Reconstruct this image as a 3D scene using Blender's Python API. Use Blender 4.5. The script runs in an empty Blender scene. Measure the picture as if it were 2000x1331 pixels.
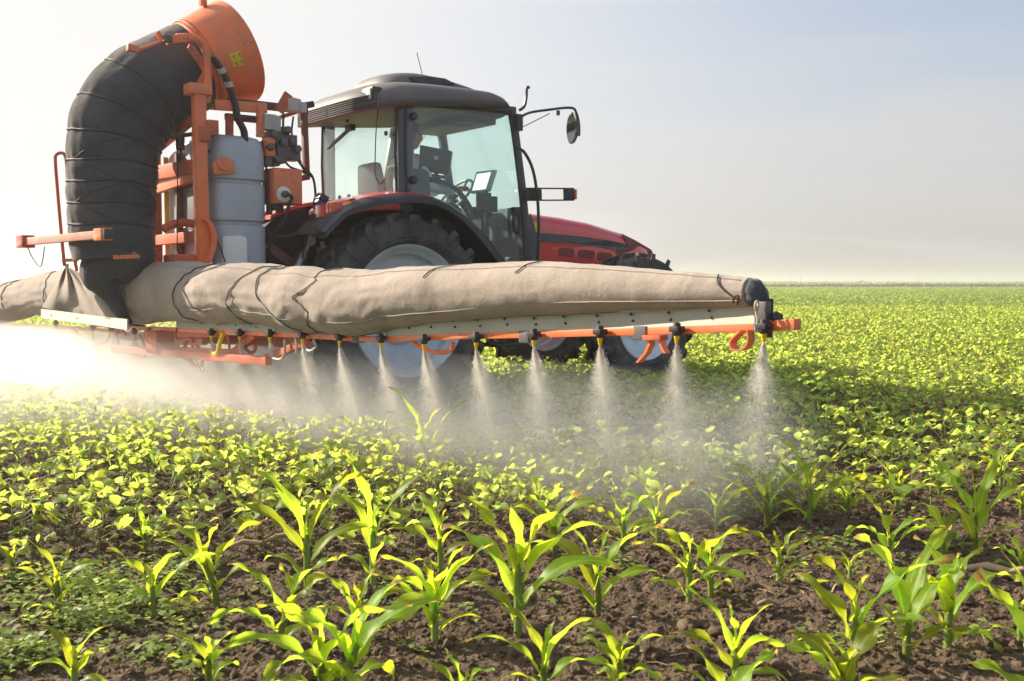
import bpy, bmesh, math, random
import numpy as np
from mathutils import Vector, Matrix, noise as mn
R = math.radians
C = bpy.context.scene.collection
scn = bpy.context.scene

# ------------------------------------------------------------------ camera
F_PX, CAM_H, HZ = 1944.0, 1.0, 552.0
PITCH = math.atan((665.5 - HZ) / F_PX)
cam_d = bpy.data.cameras.new('camera'); cam = bpy.data.objects.new('camera', cam_d); C.objects.link(cam)
cam.location = (0, 0, CAM_H); cam.rotation_euler = (R(90) - PITCH, 0, 0)
cam_d.sensor_width = 36; cam_d.lens = 36 * F_PX / 2000
cam_d.clip_start = 0.05; cam_d.clip_end = 9000
cam_d.dof.use_dof = True; cam_d.dof.focus_distance = 5.0; cam_d.dof.aperture_fstop = 6.3
scn.camera = cam

# ------------------------------------------------------------------ sun and sky
SUN_AZ = math.atan2(0.40, -0.917)          # direction towards the sun on the ground plane
SUN_EL = R(30); HAZE = 0.0018
sd = Vector((math.cos(SUN_AZ) * math.cos(SUN_EL), math.sin(SUN_AZ) * math.cos(SUN_EL), math.sin(SUN_EL)))
sl = bpy.data.lights.new('sun', 'SUN'); sl.energy = 5.0; sl.angle = R(0.55); sl.color = (1.0, 0.87, 0.70)
so = bpy.data.objects.new('sun', sl); C.objects.link(so); so.location = (-20, 10, 20)
so.rotation_euler = (-sd).to_track_quat('-Z', 'Y').to_euler()

w = bpy.data.worlds.new('World'); scn.world = w; w.use_nodes = True
nt = w.node_tree; N = nt.nodes; Lk = nt.links
bg = N['Background']
sky = N.new('ShaderNodeTexSky'); sky.sky_type = 'NISHITA'; sky.sun_disc = False
sky.sun_elevation = SUN_EL; sky.sun_rotation = math.atan2(sd.x, sd.y)
sky.air_density = 1.0; sky.dust_density = 3.0; sky.ozone_density = 1.0
hs = N.new('ShaderNodeHueSaturation'); hs.inputs['Saturation'].default_value = 0.8; hs.inputs['Value'].default_value = 1.0
Lk.new(sky.outputs[0], hs.inputs['Color'])
# thin bright summer haze, strongest toward the sun and along the horizon, with faint cirrus
tc = N.new('ShaderNodeTexCoord')
dotn = N.new('ShaderNodeVectorMath'); dotn.operation = 'DOT_PRODUCT'; dotn.inputs[1].default_value = sd
nrm = N.new('ShaderNodeVectorMath'); nrm.operation = 'NORMALIZE'
Lk.new(tc.outputs['Generated'], nrm.inputs[0]); Lk.new(nrm.outputs[0], dotn.inputs[0])
glow = N.new('ShaderNodeMapRange'); glow.interpolation_type = 'SMOOTHSTEP'
glow.inputs['From Min'].default_value = -0.02; glow.inputs['From Max'].default_value = 0.80
glow.inputs['To Min'].default_value = 0.0; glow.inputs['To Max'].default_value = 1.0
Lk.new(dotn.outputs['Value'], glow.inputs['Value'])
sep = N.new('ShaderNodeSeparateXYZ'); Lk.new(nrm.outputs[0], sep.inputs[0])
hor = N.new('ShaderNodeMapRange'); hor.inputs['From Min'].default_value = 0.0; hor.inputs['From Max'].default_value = 0.30
hor.inputs['To Min'].default_value = 1.0; hor.inputs['To Max'].default_value = 0.0; hor.interpolation_type = 'SMOOTHSTEP'
Lk.new(sep.outputs['Z'], hor.inputs['Value'])
m1 = N.new('ShaderNodeMath'); m1.operation = 'MAXIMUM'
gm = N.new('ShaderNodeMath'); gm.operation = 'MULTIPLY'; gm.inputs[1].default_value = 1.0; Lk.new(glow.outputs[0], gm.inputs[0])
hm = N.new('ShaderNodeMath'); hm.operation = 'MULTIPLY'; hm.inputs[1].default_value = 0.74; Lk.new(hor.outputs[0], hm.inputs[0])
# screen combine
i1 = N.new('ShaderNodeMath'); i1.operation = 'SUBTRACT'; i1.inputs[0].default_value = 1; Lk.new(gm.outputs[0], i1.inputs[1])
i2 = N.new('ShaderNodeMath'); i2.operation = 'SUBTRACT'; i2.inputs[0].default_value = 1; Lk.new(hm.outputs[0], i2.inputs[1])
i3 = N.new('ShaderNodeMath'); i3.operation = 'MULTIPLY'; Lk.new(i1.outputs[0], i3.inputs[0]); Lk.new(i2.outputs[0], i3.inputs[1])
ci = N.new('ShaderNodeTexNoise'); ci.inputs['Scale'].default_value = 3.0; ci.inputs['Detail'].default_value = 6; ci.inputs['Distortion'].default_value = 0.6
mpg = N.new('ShaderNodeMapping'); mpg.inputs['Scale'].default_value = (1, 1, 7); mpg.inputs['Rotation'].default_value = (0.12, 0.1, 0)
Lk.new(nrm.outputs[0], mpg.inputs[0]); Lk.new(mpg.outputs[0], ci.inputs['Vector'])
cim = N.new('ShaderNodeMapRange'); cim.inputs['From Min'].default_value = 0.47; cim.inputs['From Max'].default_value = 0.68
cim.inputs['To Min'].default_value = 0; cim.inputs['To Max'].default_value = 0.26; Lk.new(ci.outputs[0], cim.inputs['Value'])
i4 = N.new('ShaderNodeMath'); i4.operation = 'SUBTRACT'; i4.inputs[0].default_value = 1; Lk.new(i3.outputs[0], i4.inputs[1])
i5 = N.new('ShaderNodeMath'); i5.operation = 'ADD'; i5.use_clamp = True; Lk.new(i4.outputs[0], i5.inputs[0]); Lk.new(cim.outputs[0], i5.inputs[1])
hz_col = N.new('ShaderNodeMix'); hz_col.data_type = 'RGBA'
hz_col.inputs['A'].default_value = (3.62, 3.40, 3.36, 1); hz_col.inputs['B'].default_value = (4.75, 4.70, 4.62, 1)
Lk.new(glow.outputs[0], hz_col.inputs['Factor'])
mx = N.new('ShaderNodeMix'); mx.data_type = 'RGBA'
Lk.new(i5.outputs[0], mx.inputs['Factor']); Lk.new(hs.outputs[0], mx.inputs['A']); Lk.new(hz_col.outputs['Result'], mx.inputs['B'])
Lk.new(mx.outputs['Result'], bg.inputs['Color'])
bg.inputs['Strength'].default_value = 0.092

scn.view_settings.view_transform = 'Standard'; scn.view_settings.look = 'None'
scn.view_settings.gamma = 1.0; scn.view_settings.exposure = 1.12
scn.render.engine = 'CYCLES'
scn.cycles.volume_step_rate = 2.0; scn.cycles.volume_max_steps = 96
scn.cycles.volume_bounces = 1; scn.cycles.transparent_max_bounces = 24
scn.cycles.max_bounces = 8; scn.cycles.sample_clamp_indirect = 6

# ------------------------------------------------------------------ pixel <-> world helpers
def ray(x, y):
    a = (x - 1000) / F_PX; b = (665.5 - y) / F_PX
    return Vector((a, math.cos(PITCH) + b * math.sin(PITCH), -math.sin(PITCH) + b * math.cos(PITCH)))
def G(x, y, z=0.0):
    d = ray(x, y); t = (z - CAM_H) / d.z
    return Vector((d.x * t, d.y * t, z))
def at(x, y, Y):                       # point seen at pixel x, y whose distance along +Y is Y
    d = ray(x, y); t = Y / d.y
    return Vector((d.x * t, Y, CAM_H + d.z * t))
AL = R(38)
U = Vector((math.cos(AL), math.sin(AL), 0)); RT = Vector((math.sin(AL), -math.cos(AL), 0))
ORG = G(805, 798) - RT * 0.95
M_LOC = Matrix.Translation(ORG) @ Matrix.Rotation(AL, 4, 'Z'); M_INV = M_LOC.inverted()
def LP(x, y, lat):                     # pixel on the plane 'lat' metres right of the tractor centreline -> tractor coords
    d = ray(x, y); o = ORG - Vector((0, 0, CAM_H)); o.z = 0
    t = (lat + ORG.dot(RT)) / d.dot(RT)
    return M_INV @ (Vector((0, 0, CAM_H)) + d * t)
def FP(x, y, fw):                      # pixel on the plane 'fw' metres ahead of the rear axle
    d = ray(x, y); t = (fw + ORG.dot(U)) / d.dot(U)
    return M_INV @ (Vector((0, 0, CAM_H)) + d * t)
def WL(p): return M_INV @ Vector(p)

# ------------------------------------------------------------------ materials
def mat(name, col, rough=0.6, metal=0.0, var=0.15, scale=8.0, bump=0.0, bscale=60.0, dirt=None, dirt_amt=0.0,
        spec=0.5, coat=0.0, dscale=3.0, updust=None, chips=0.0):
    m = bpy.data.materials.new(name); m.use_nodes = True; t = m.node_tree; n = t.nodes; l = t.links
    b = n['Principled BSDF']
    b.inputs['Roughness'].default_value = rough; b.inputs['Metallic'].default_value = metal
    b.inputs['Specular IOR Level'].default_value = spec; b.inputs['Coat Weight'].default_value = coat
    b.inputs['Coat Roughness'].default_value = 0.15
    co = n.new('ShaderNodeTexCoord')
    nz = n.new('ShaderNodeTexNoise'); nz.inputs['Scale'].default_value = scale; nz.inputs['Detail'].default_value = 6
    l.new(co.outputs['Object'], nz.inputs['Vector'])
    mr = n.new('ShaderNodeMapRange'); mr.inputs['From Min'].default_value = 0.3; mr.inputs['From Max'].default_value = 0.7
    mr.inputs['To Min'].default_value = 1 - var; mr.inputs['To Max'].default_value = 1 + var
    l.new(nz.outputs[0], mr.inputs['Value'])
    mul = n.new('ShaderNodeMix'); mul.data_type = 'RGBA'; mul.blend_type = 'MULTIPLY'; mul.inputs['Factor'].default_value = 1
    mul.inputs['A'].default_value = (*col, 1); l.new(mr.outputs[0], mul.inputs['B'])
    out = mul.outputs['Result']
    if dirt:
        d2 = n.new('ShaderNodeTexNoise'); d2.inputs['Scale'].default_value = dscale; d2.inputs['Detail'].default_value = 8
        d2.inputs['Roughness'].default_value = 0.65
        l.new(co.outputs['Object'], d2.inputs['Vector'])
        r2 = n.new('ShaderNodeMapRange'); r2.inputs['From Min'].default_value = 0.42; r2.inputs['From Max'].default_value = 0.66
        r2.inputs['To Max'].default_value = dirt_amt; l.new(d2.outputs[0], r2.inputs['Value'])
        mm = n.new('ShaderNodeMix'); mm.data_type = 'RGBA'; l.new(r2.outputs[0], mm.inputs['Factor'])
        l.new(out, mm.inputs['A']); mm.inputs['B'].default_value = (*dirt, 1); out = mm.outputs['Result']
        rr = n.new('ShaderNodeMapRange'); rr.inputs['To Min'].default_value = rough; rr.inputs['To Max'].default_value = min(1, rough + .4)
        l.new(r2.outputs[0], rr.inputs['Value']); l.new(rr.outputs[0], b.inputs['Roughness'])
    if chips:
        c2 = n.new('ShaderNodeTexNoise'); c2.inputs['Scale'].default_value = 42; c2.inputs['Detail'].default_value = 3; l.new(co.outputs['Object'], c2.inputs['Vector'])
        c3 = n.new('ShaderNodeTexNoise'); c3.inputs['Scale'].default_value = 3.5; l.new(co.outputs['Object'], c3.inputs['Vector'])
        ca = n.new('ShaderNodeMath'); ca.operation = 'MULTIPLY'; l.new(c2.outputs[0], ca.inputs[0]); l.new(c3.outputs[0], ca.inputs[1])
        cr_ = n.new('ShaderNodeMapRange'); cr_.inputs['From Min'].default_value = .385; cr_.inputs['From Max'].default_value = .41; cr_.inputs['To Max'].default_value = chips; l.new(ca.outputs[0], cr_.inputs['Value'])
        cm_ = n.new('ShaderNodeMix'); cm_.data_type = 'RGBA'; l.new(cr_.outputs[0], cm_.inputs['Factor']); l.new(out, cm_.inputs['A']); cm_.inputs['B'].default_value = (.10, .045, .025, 1); out = cm_.outputs['Result']
    l.new(out, b.inputs['Base Color'])
    if bump:
        bn = n.new('ShaderNodeTexNoise'); bn.inputs['Scale'].default_value = bscale; bn.inputs['Detail'].default_value = 5
        l.new(co.outputs['Object'], bn.inputs['Vector'])
        bp = n.new('ShaderNodeBump'); bp.inputs['Strength'].default_value = bump; bp.inputs['Distance'].default_value = 0.01
        l.new(bn.outputs[0], bp.inputs['Height']); l.new(bp.outputs[0], b.inputs['Normal'])
    return m

DUST = (0.34, 0.25, 0.17)
M = {}
M['orange'] = mat('orange_paint', (0.82, 0.18, 0.045), .42, var=.08, dirt=(0.50, 0.24, 0.14), dirt_amt=.65, coat=.15, chips=.45, bump=.08, bscale=30)
M['orange_d'] = mat('weathered_orange_paint', (0.62, 0.12, 0.04), .55, var=.15, dirt=(0.22, 0.13, 0.09), dirt_amt=.6, chips=.6, bump=.12, bscale=40)
M['rust'] = mat('brownish_red_frame_paint', (0.16, 0.05, 0.035), .6, dirt=(0.2, 0.12, 0.09), dirt_amt=.5)
M['red'] = mat('red_tractor_paint', (0.78, 0.022, 0.034), .28, var=.04, dirt=(0.50, 0.11, 0.09), dirt_amt=.25, coat=1.0)
M['red_low'] = mat('lower_red_panel', (0.74, 0.038, 0.020), .45, var=.06, dirt=(0.30, 0.08, 0.05), dirt_amt=.4)
M['red_dk'] = mat('dusty_dark_red_plastic', (0.22, 0.025, 0.018), .55, var=.1, dirt=(0.26, 0.12, 0.09), dirt_amt=.5)
M['black'] = mat('black_plastic', (0.018, 0.02, 0.024), .45, dirt=(0.12, 0.10, 0.08), dirt_amt=.25)
M['pillar'] = mat('dark_blue_grey_cab_paint', (0.035, 0.045, 0.062), .4, dirt=(0.12, 0.11, 0.10), dirt_amt=.25, coat=.2)
M['roofg'] = mat('grey_roof_plastic', (0.105, 0.105, 0.112), .5, var=.08, dirt=(0.24, 0.20, 0.17), dirt_amt=.3, bump=.1, bscale=120)
M['rubber'] = mat('dusty_tyre_rubber', (0.042, 0.043, 0.045), .75, var=.25, dirt=(0.15, 0.14, 0.125), dirt_amt=.8, bump=.3, bscale=90, dscale=5)
M['well'] = mat('wheel_well_plastic', (0.012, 0.012, 0.013), .8)
M['rim'] = mat('pale_grey_rim_paint', (0.60, 0.66, 0.73), .42, var=.08, dirt=(0.34, 0.27, 0.20), dirt_amt=.3)
M['rimw'] = mat('white_rim_paint', (0.74, 0.80, 0.86), .45, var=.06, dirt=(0.36, 0.29, 0.21), dirt_amt=.4)
M['steel'] = mat('worn_steel', (0.45, 0.42, 0.38), .38, metal=.8, dirt=(0.2, 0.14, 0.1), dirt_amt=.5)
M['brass'] = mat('brass_fitting', (0.6, 0.42, 0.14), .35, metal=.9, dirt=(0.12, 0.1, 0.08), dirt_amt=.5)
M['iron'] = mat('dark_oily_iron', (0.03, 0.028, 0.026), .55, dirt=(0.12, 0.09, 0.06), dirt_amt=.5, dscale=9)
M['hose'] = mat('black_rubber_hose', (0.015, 0.015, 0.016), .4, dirt=(0.1, 0.08, 0.07), dirt_amt=.3)
M['strip'] = mat('cream_deflector_plastic', (0.40, 0.41, 0.33), .5, var=.05, dirt=(0.40, 0.36, 0.26), dirt_amt=.4)
M['yellow'] = mat('yellow_nozzle_plastic', (0.85, 0.55, 0.01), .4, var=.05)
M['sticker'] = mat('yellow_warning_sticker', (0.85, 0.62, 0.02), .4, var=.04)
M['grey'] = mat('light_grey_plastic_box', (0.48, 0.48, 0.45), .5, dirt=(0.3, 0.25, 0.2), dirt_amt=.4)
M['dkgrey'] = mat('dark_grey_valve_casting', (0.09, 0.09, 0.095), .5, dirt=(0.2, 0.17, 0.14), dirt_amt=.4)
M['amber'] = mat('amber_lens', (0.75, 0.16, 0.02), .2, var=.1, coat=.6)
M['redlens'] = mat('red_lens', (0.5, 0.03, 0.02), .2, var=.1, coat=.6)
M['lens'] = mat('clear_lamp_glass', (0.72, 0.72, 0.70), .12, var=.15, scale=60, coat=.8)
M['white'] = mat('white_plastic', (0.72, 0.72, 0.70), .45, var=.04)
M['pinkbar'] = mat('faded_tail_bar_paint', (0.55, 0.27, 0.20), .55, dirt=(0.5, 0.38, 0.3), dirt_amt=.5)
M['skin'] = mat('skin', (0.45, 0.24, 0.16), .55, var=.06)
M['hair'] = mat('grey_hair', (0.16, 0.14, 0.13), .7, var=.3, scale=60)
M['shirt'] = mat('pale_blue_shirt', (0.62, 0.68, 0.74), .8, var=.08, bump=.3, bscale=25)
M['trouser'] = mat('dark_trousers', (0.04, 0.05, 0.07), .85)
M['seat'] = mat('dark_seat_fabric', (0.05, 0.055, 0.06), .9, bump=.3, bscale=150)
M['rope'] = mat('black_elastic_cord', (0.02, 0.02, 0.02), .7)
M['twine'] = mat('old_string', (0.5, 0.4, 0.28), .9)
M['mirror'] = mat('mirror_glass', (0.85, 0.87, 0.9), .03, metal=1.0, var=.0)
M['screen'] = mat('lit_display', (.8, .85, .85), .3); M['screen'].node_tree.nodes['Principled BSDF'].inputs['Emission Color'].default_value = (.85, .95, .95, 1); M['screen'].node_tree.nodes['Principled BSDF'].inputs['Emission Strength'].default_value = .55
M['blue'] = mat('blue_coupling', (0.02, 0.06, 0.25), .4)

def fabric(name, c1, c2, weave=700, wr=0.5):
    m = bpy.data.materials.new(name); m.use_nodes = True; t = m.node_tree; n = t.nodes; l = t.links
    b = n['Principled BSDF']; b.inputs['Roughness'].default_value = .95; b.inputs['Specular IOR Level'].default_value = .15
    b.inputs['Sheen Weight'].default_value = .15
    co = n.new('ShaderNodeTexCoord')
    nz = n.new('ShaderNodeTexNoise'); nz.inputs['Scale'].default_value = 2.2; nz.inputs['Detail'].default_value = 9; nz.inputs['Roughness'].default_value = .62
    l.new(co.outputs['Object'], nz.inputs['Vector'])
    mr = n.new('ShaderNodeMapRange'); mr.inputs['From Min'].default_value = .35; mr.inputs['From Max'].default_value = .65
    l.new(nz.outputs[0], mr.inputs['Value'])
    mi = n.new('ShaderNodeMix'); mi.data_type = 'RGBA'; l.new(mr.outputs[0], mi.inputs['Factor'])
    mi.inputs['A'].default_value = (*c1, 1); mi.inputs['B'].default_value = (*c2, 1)
    sp = n.new('ShaderNodeTexNoise'); sp.inputs['Scale'].default_value = 260; sp.inputs['Detail'].default_value = 2
    l.new(co.outputs['Object'], sp.inputs['Vector'])
    sr = n.new('ShaderNodeMapRange'); sr.inputs['From Min'].default_value = .3; sr.inputs['From Max'].default_value = .7
    sr.inputs['To Min'].default_value = .78; sr.inputs['To Max'].default_value = 1.22; l.new(sp.outputs[0], sr.inputs['Value'])
    mu = n.new('ShaderNodeMix'); mu.data_type = 'RGBA'; mu.blend_type = 'MULTIPLY'; mu.inputs['Factor'].default_value = 1
    l.new(mi.outputs['Result'], mu.inputs['A']); l.new(sr.outputs[0], mu.inputs['B']); l.new(mu.outputs['Result'], b.inputs['Base Color'])
    st = n.new('ShaderNodeTexNoise'); st.inputs['Scale'].default_value = 1.3; st.inputs['Detail'].default_value = 8; st.inputs['Roughness'].default_value = .7; st.inputs['Distortion'].default_value = 1.2
    l.new(co.outputs['Object'], st.inputs['Vector'])
    s3 = n.new('ShaderNodeMapRange'); s3.inputs['From Min'].default_value = .50; s3.inputs['From Max'].default_value = .66; s3.inputs['To Min'].default_value = 1.04; s3.inputs['To Max'].default_value = .70; l.new(st.outputs[0], s3.inputs['Value'])
    mu2 = n.new('ShaderNodeMix'); mu2.data_type = 'RGBA'; mu2.blend_type = 'MULTIPLY'; mu2.inputs['Factor'].default_value = 1; l.new(mu.outputs['Result'], mu2.inputs['A']); l.new(s3.outputs[0], mu2.inputs['B']); l.new(mu2.outputs['Result'], b.inputs['Base Color'])
    b1 = n.new('ShaderNodeTexNoise'); b1.inputs['Scale'].default_value = 14; b1.inputs['Detail'].default_value = 7; b1.inputs['Distortion'].default_value = .5
    l.new(co.outputs['Object'], b1.inputs['Vector'])
    ad = n.new('ShaderNodeMath'); ad.operation = 'MULTIPLY_ADD'; ad.inputs[1].default_value = .18
    l.new(sp.outputs[0], ad.inputs[0]); l.new(b1.outputs[0], ad.inputs[2])
    bp = n.new('ShaderNodeBump'); bp.inputs['Strength'].default_value = wr; bp.inputs['Distance'].default_value = .012
    l.new(ad.outputs[0], bp.inputs['Height']); l.new(bp.outputs[0], b.inputs['Normal'])
    return m
M['bag'] = fabric('dusty_air_bag_fabric', (0.265, 0.225, 0.192), (0.355, 0.305, 0.262))
def sheen(m_, w_, c):
    b = m_.node_tree.nodes['Principled BSDF']; b.inputs['Sheen Weight'].default_value = w_; b.inputs['Sheen Roughness'].default_value = .35; b.inputs['Sheen Tint'].default_value = (*c, 1); return m_
M['trunk'] = fabric('shaded_trunk_fabric', (0.044, 0.050, 0.059), (0.070, 0.076, 0.084))  # sleeve cloth with its bluish shade put into the base colour

sheen(M['trunk'], .35, (1, .9, .8))  # pale sheen stands in for the trunk's sunlit edge
def glass_mat(name, tint, gl=.06, dust=.06):
    m = bpy.data.materials.new(name); m.use_nodes = True; t = m.node_tree; n = t.nodes; l = t.links
    n.remove(n['Principled BSDF']); out = n['Material Output']
    tr = n.new('ShaderNodeBsdfTransparent'); tr.inputs[0].default_value = (*tint, 1)
    gs = n.new('ShaderNodeBsdfGlossy'); gs.inputs['Roughness'].default_value = .02; gs.inputs[0].default_value = (.9, .95, 1, 1)
    lw = n.new('ShaderNodeLayerWeight'); pw_ = n.new('ShaderNodeMath'); pw_.operation = 'POWER'; pw_.inputs[1].default_value = 4.0; l.new(lw.outputs['Facing'], pw_.inputs[0])
    fr = n.new('ShaderNodeMath'); fr.operation = 'MULTIPLY_ADD'; fr.inputs[1].default_value = .5; fr.inputs[2].default_value = .025; l.new(pw_.outputs[0], fr.inputs[0])
    ms = n.new('ShaderNodeMixShader'); l.new(fr.outputs[0], ms.inputs[0]); l.new(tr.outputs[0], ms.inputs[1]); l.new(gs.outputs[0], ms.inputs[2])
    df = n.new('ShaderNodeBsdfDiffuse'); df.inputs[0].default_value = (.62, .66, .62, 1)
    tl = n.new('ShaderNodeBsdfTranslucent'); tl.inputs[0].default_value = (.7, .72, .66, 1)
    ds = n.new('ShaderNodeAddShader'); l.new(df.outputs[0], ds.inputs[0]); l.new(tl.outputs[0], ds.inputs[1])
    co = n.new('ShaderNodeTexCoord'); nz = n.new('ShaderNodeTexNoise'); nz.inputs['Scale'].default_value = 2.5; nz.inputs['Detail'].default_value = 8
    l.new(co.outputs['Object'], nz.inputs['Vector'])
    mr = n.new('ShaderNodeMapRange'); mr.inputs['From Min'].default_value = .3; mr.inputs['From Max'].default_value = .75
    mr.inputs['To Min'].default_value = dust * .5; mr.inputs['To Max'].default_value = dust * 1.8; l.new(nz.outputs[0], mr.inputs['Value'])
    m2 = n.new('ShaderNodeMixShader'); l.new(mr.outputs[0], m2.inputs[0]); l.new(ms.outputs[0], m2.inputs[1]); l.new(ds.outputs[0], m2.inputs[2])
    l.new(m2.outputs[0], out.inputs['Surface'])
    return m
M['glass'] = glass_mat('green_tinted_cab_glass', (.91, .985, .97), dust=.022)
M['glass_rear'] = glass_mat('dusty_rear_glass', (.95, .99, .97), dust=.032)

def tank_mat():
    m = mat('translucent_grey_tank_plastic', (0.40, 0.45, 0.51), .42, var=.05, dirt=(0.42, 0.36, 0.28), dirt_amt=.35, bump=.05)
    b = m.node_tree.nodes['Principled BSDF']
    return m
M['tank'] = tank_mat()

def leaf_mat(name, col, trans, vein=True, rough=.45, tw=.5, hue=.03, spec=.35):
    m = bpy.data.materials.new(name); m.use_nodes = True; t = m.node_tree; n = t.nodes; l = t.links
    b = n['Principled BSDF']; out = n['Material Output']; b.inputs['Roughness'].default_value = rough; b.inputs['Specular IOR Level'].default_value = spec
    geo = n.new('ShaderNodeNewGeometry'); oi = n.new('ShaderNodeObjectInfo')
    ad = n.new('ShaderNodeMath'); ad.operation = 'ADD'; l.new(geo.outputs['Random Per Island'], ad.inputs[0]); l.new(oi.outputs['Random'], ad.inputs[1])
    fr = n.new('ShaderNodeMath'); fr.operation = 'FRACT'; l.new(ad.outputs[0], fr.inputs[0])
    co = n.new('ShaderNodeTexCoord'); nz = n.new('ShaderNodeTexNoise'); nz.inputs['Scale'].default_value = 18; nz.inputs['Detail'].default_value = 4
    l.new(co.outputs['Object'], nz.inputs['Vector'])
    ramp = n.new('ShaderNodeMapRange'); ramp.inputs['To Min'].default_value = .68; ramp.inputs['To Max'].default_value = 1.32; l.new(fr.outputs[0], ramp.inputs['Value'])
    r2 = n.new('ShaderNodeMapRange'); r2.inputs['From Min'].default_value = .3; r2.inputs['From Max'].default_value = .7; r2.inputs['To Min'].default_value = .8; r2.inputs['To Max'].default_value = 1.2
    l.new(nz.outputs[0], r2.inputs['Value'])
    mm = n.new('ShaderNodeMath'); mm.operation = 'MULTIPLY'; l.new(ramp.outputs[0], mm.inputs[0]); l.new(r2.outputs[0], mm.inputs[1])
    fac = mm.outputs[0]
    if vein:
        uv = n.new('ShaderNodeUVMap'); sx = n.new('ShaderNodeSeparateXYZ'); l.new(uv.outputs[0], sx.inputs[0])
        wv = n.new('ShaderNodeMath'); wv.operation = 'SINE'; k = n.new('ShaderNodeMath'); k.operation = 'MULTIPLY'; k.inputs[1].default_value = 75
        l.new(sx.outputs['X'], k.inputs[0]); l.new(k.outputs[0], wv.inputs[0])
        a2 = n.new('ShaderNodeMath'); a2.operation = 'MULTIPLY_ADD'; a2.inputs[1].default_value = .06; a2.inputs[2].default_value = 1.0; l.new(wv.outputs[0], a2.inputs[0])
        dm = n.new('ShaderNodeMath'); dm.operation = 'SUBTRACT'; dm.inputs[1].default_value = .5; l.new(sx.outputs['X'], dm.inputs[0])
        ab = n.new('ShaderNodeMath'); ab.operation = 'ABSOLUTE'; l.new(dm.outputs[0], ab.inputs[0])
        rb = n.new('ShaderNodeMapRange'); rb.inputs['From Min'].default_value = .03; rb.inputs['From Max'].default_value = .08; rb.inputs['To Min'].default_value = 1.45; rb.inputs['To Max'].default_value = 1
        l.new(ab.outputs[0], rb.inputs['Value'])
        m3 = n.new('ShaderNodeMath'); m3.operation = 'MULTIPLY'; l.new(fac, m3.inputs[0]); l.new(a2.outputs[0], m3.inputs[1])
        m4 = n.new('ShaderNodeMath'); m4.operation = 'MULTIPLY'; l.new(m3.outputs[0], m4.inputs[0]); l.new(rb.outputs[0], m4.inputs[1]); fac = m4.outputs[0]
    tipf = None
    if vein:
        ta = n.new('ShaderNodeMath'); ta.operation = 'MULTIPLY_ADD'; ta.inputs[1].default_value = .35; l.new(nz.outputs[0], ta.inputs[0]); l.new(sx.outputs['Y'], ta.inputs[2])
        tb_ = n.new('ShaderNodeMapRange'); tb_.inputs['From Min'].default_value = 1.06; tb_.inputs['From Max'].default_value = 1.14; l.new(ta.outputs[0], tb_.inputs['Value']); tipf = tb_.outputs[0]
    def tint(c):
        q = n.new('ShaderNodeMix'); q.data_type = 'RGBA'; q.blend_type = 'MULTIPLY'; q.inputs['Factor'].default_value = 1
        q.inputs['A'].default_value = (*c, 1); l.new(fac, q.inputs['B'])
        h = n.new('ShaderNodeHueSaturation'); hr = n.new('ShaderNodeMapRange'); hr.inputs['To Min'].default_value = .5 - hue; hr.inputs['To Max'].default_value = .5 + hue * .5
        l.new(fr.outputs[0], hr.inputs['Value']); l.new(hr.outputs[0], h.inputs['Hue']); l.new(q.outputs['Result'], h.inputs['Color'])
        if tipf:
            tm = n.new('ShaderNodeMix'); tm.data_type = 'RGBA'; l.new(tipf, tm.inputs['Factor']); l.new(h.outputs[0], tm.inputs['A']); tm.inputs['B'].default_value = (.42, .28, .09, 1); return tm.outputs['Result']
        return h.outputs[0]
    l.new(tint(col), b.inputs['Base Color'])
    tr = n.new('ShaderNodeBsdfTranslucent'); l.new(tint(trans), tr.inputs[0])
    mx = n.new('ShaderNodeMixShader'); mx.inputs[0].default_value = tw
    l.new(b.outputs[0], mx.inputs[1]); l.new(tr.outputs[0], mx.inputs[2]); l.new(mx.outputs[0], out.inputs['Surface'])
    return m
M['corn'] = leaf_mat('corn_leaf', (0.12, 0.215, 0.025), (0.66, 0.84, 0.05), tw=.62)
M['stalk'] = leaf_mat('corn_stalk', (0.20, 0.27, 0.07), (0.4, 0.5, 0.08), vein=False, tw=.25)
M['bean'] = leaf_mat('bean_leaf', (0.16, 0.235, 0.055), (0.60, 0.74, 0.12), vein=False, tw=.62, rough=.55, hue=.035)
M['bean_far'] = leaf_mat('bean_leaf_far', (0.15, 0.225, 0.05), (0.50, 0.63, 0.13), vein=False, tw=.5, rough=.6, hue=.02)
M['weed'] = leaf_mat('weed_leaf', (0.17, 0.25, 0.065), (0.55, 0.68, 0.13), vein=False, tw=.45)
M['beanstem'] = leaf_mat('bean_stem', (0.20, 0.24, 0.08), (0.4, 0.45, 0.1), vein=False, tw=.2)
M['wheat'] = leaf_mat('ripening_crop', (0.30, 0.32, 0.16), (0.4, 0.42, 0.2), vein=False, tw=.3)
M['farleaf'] = leaf_mat('distant_foliage', (0.05, 0.075, 0.05), (0.1, 0.16, 0.06), vein=False, tw=.3)
M['straw'] = mat('dry_straw', (0.42, 0.31, 0.19), .8, var=.25, scale=30)
M['clod'] = mat('crumbly_soil_clod', (0.105, 0.072, 0.049), .95, var=.5, scale=14, bump=.6, bscale=90, spec=.2)

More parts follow.
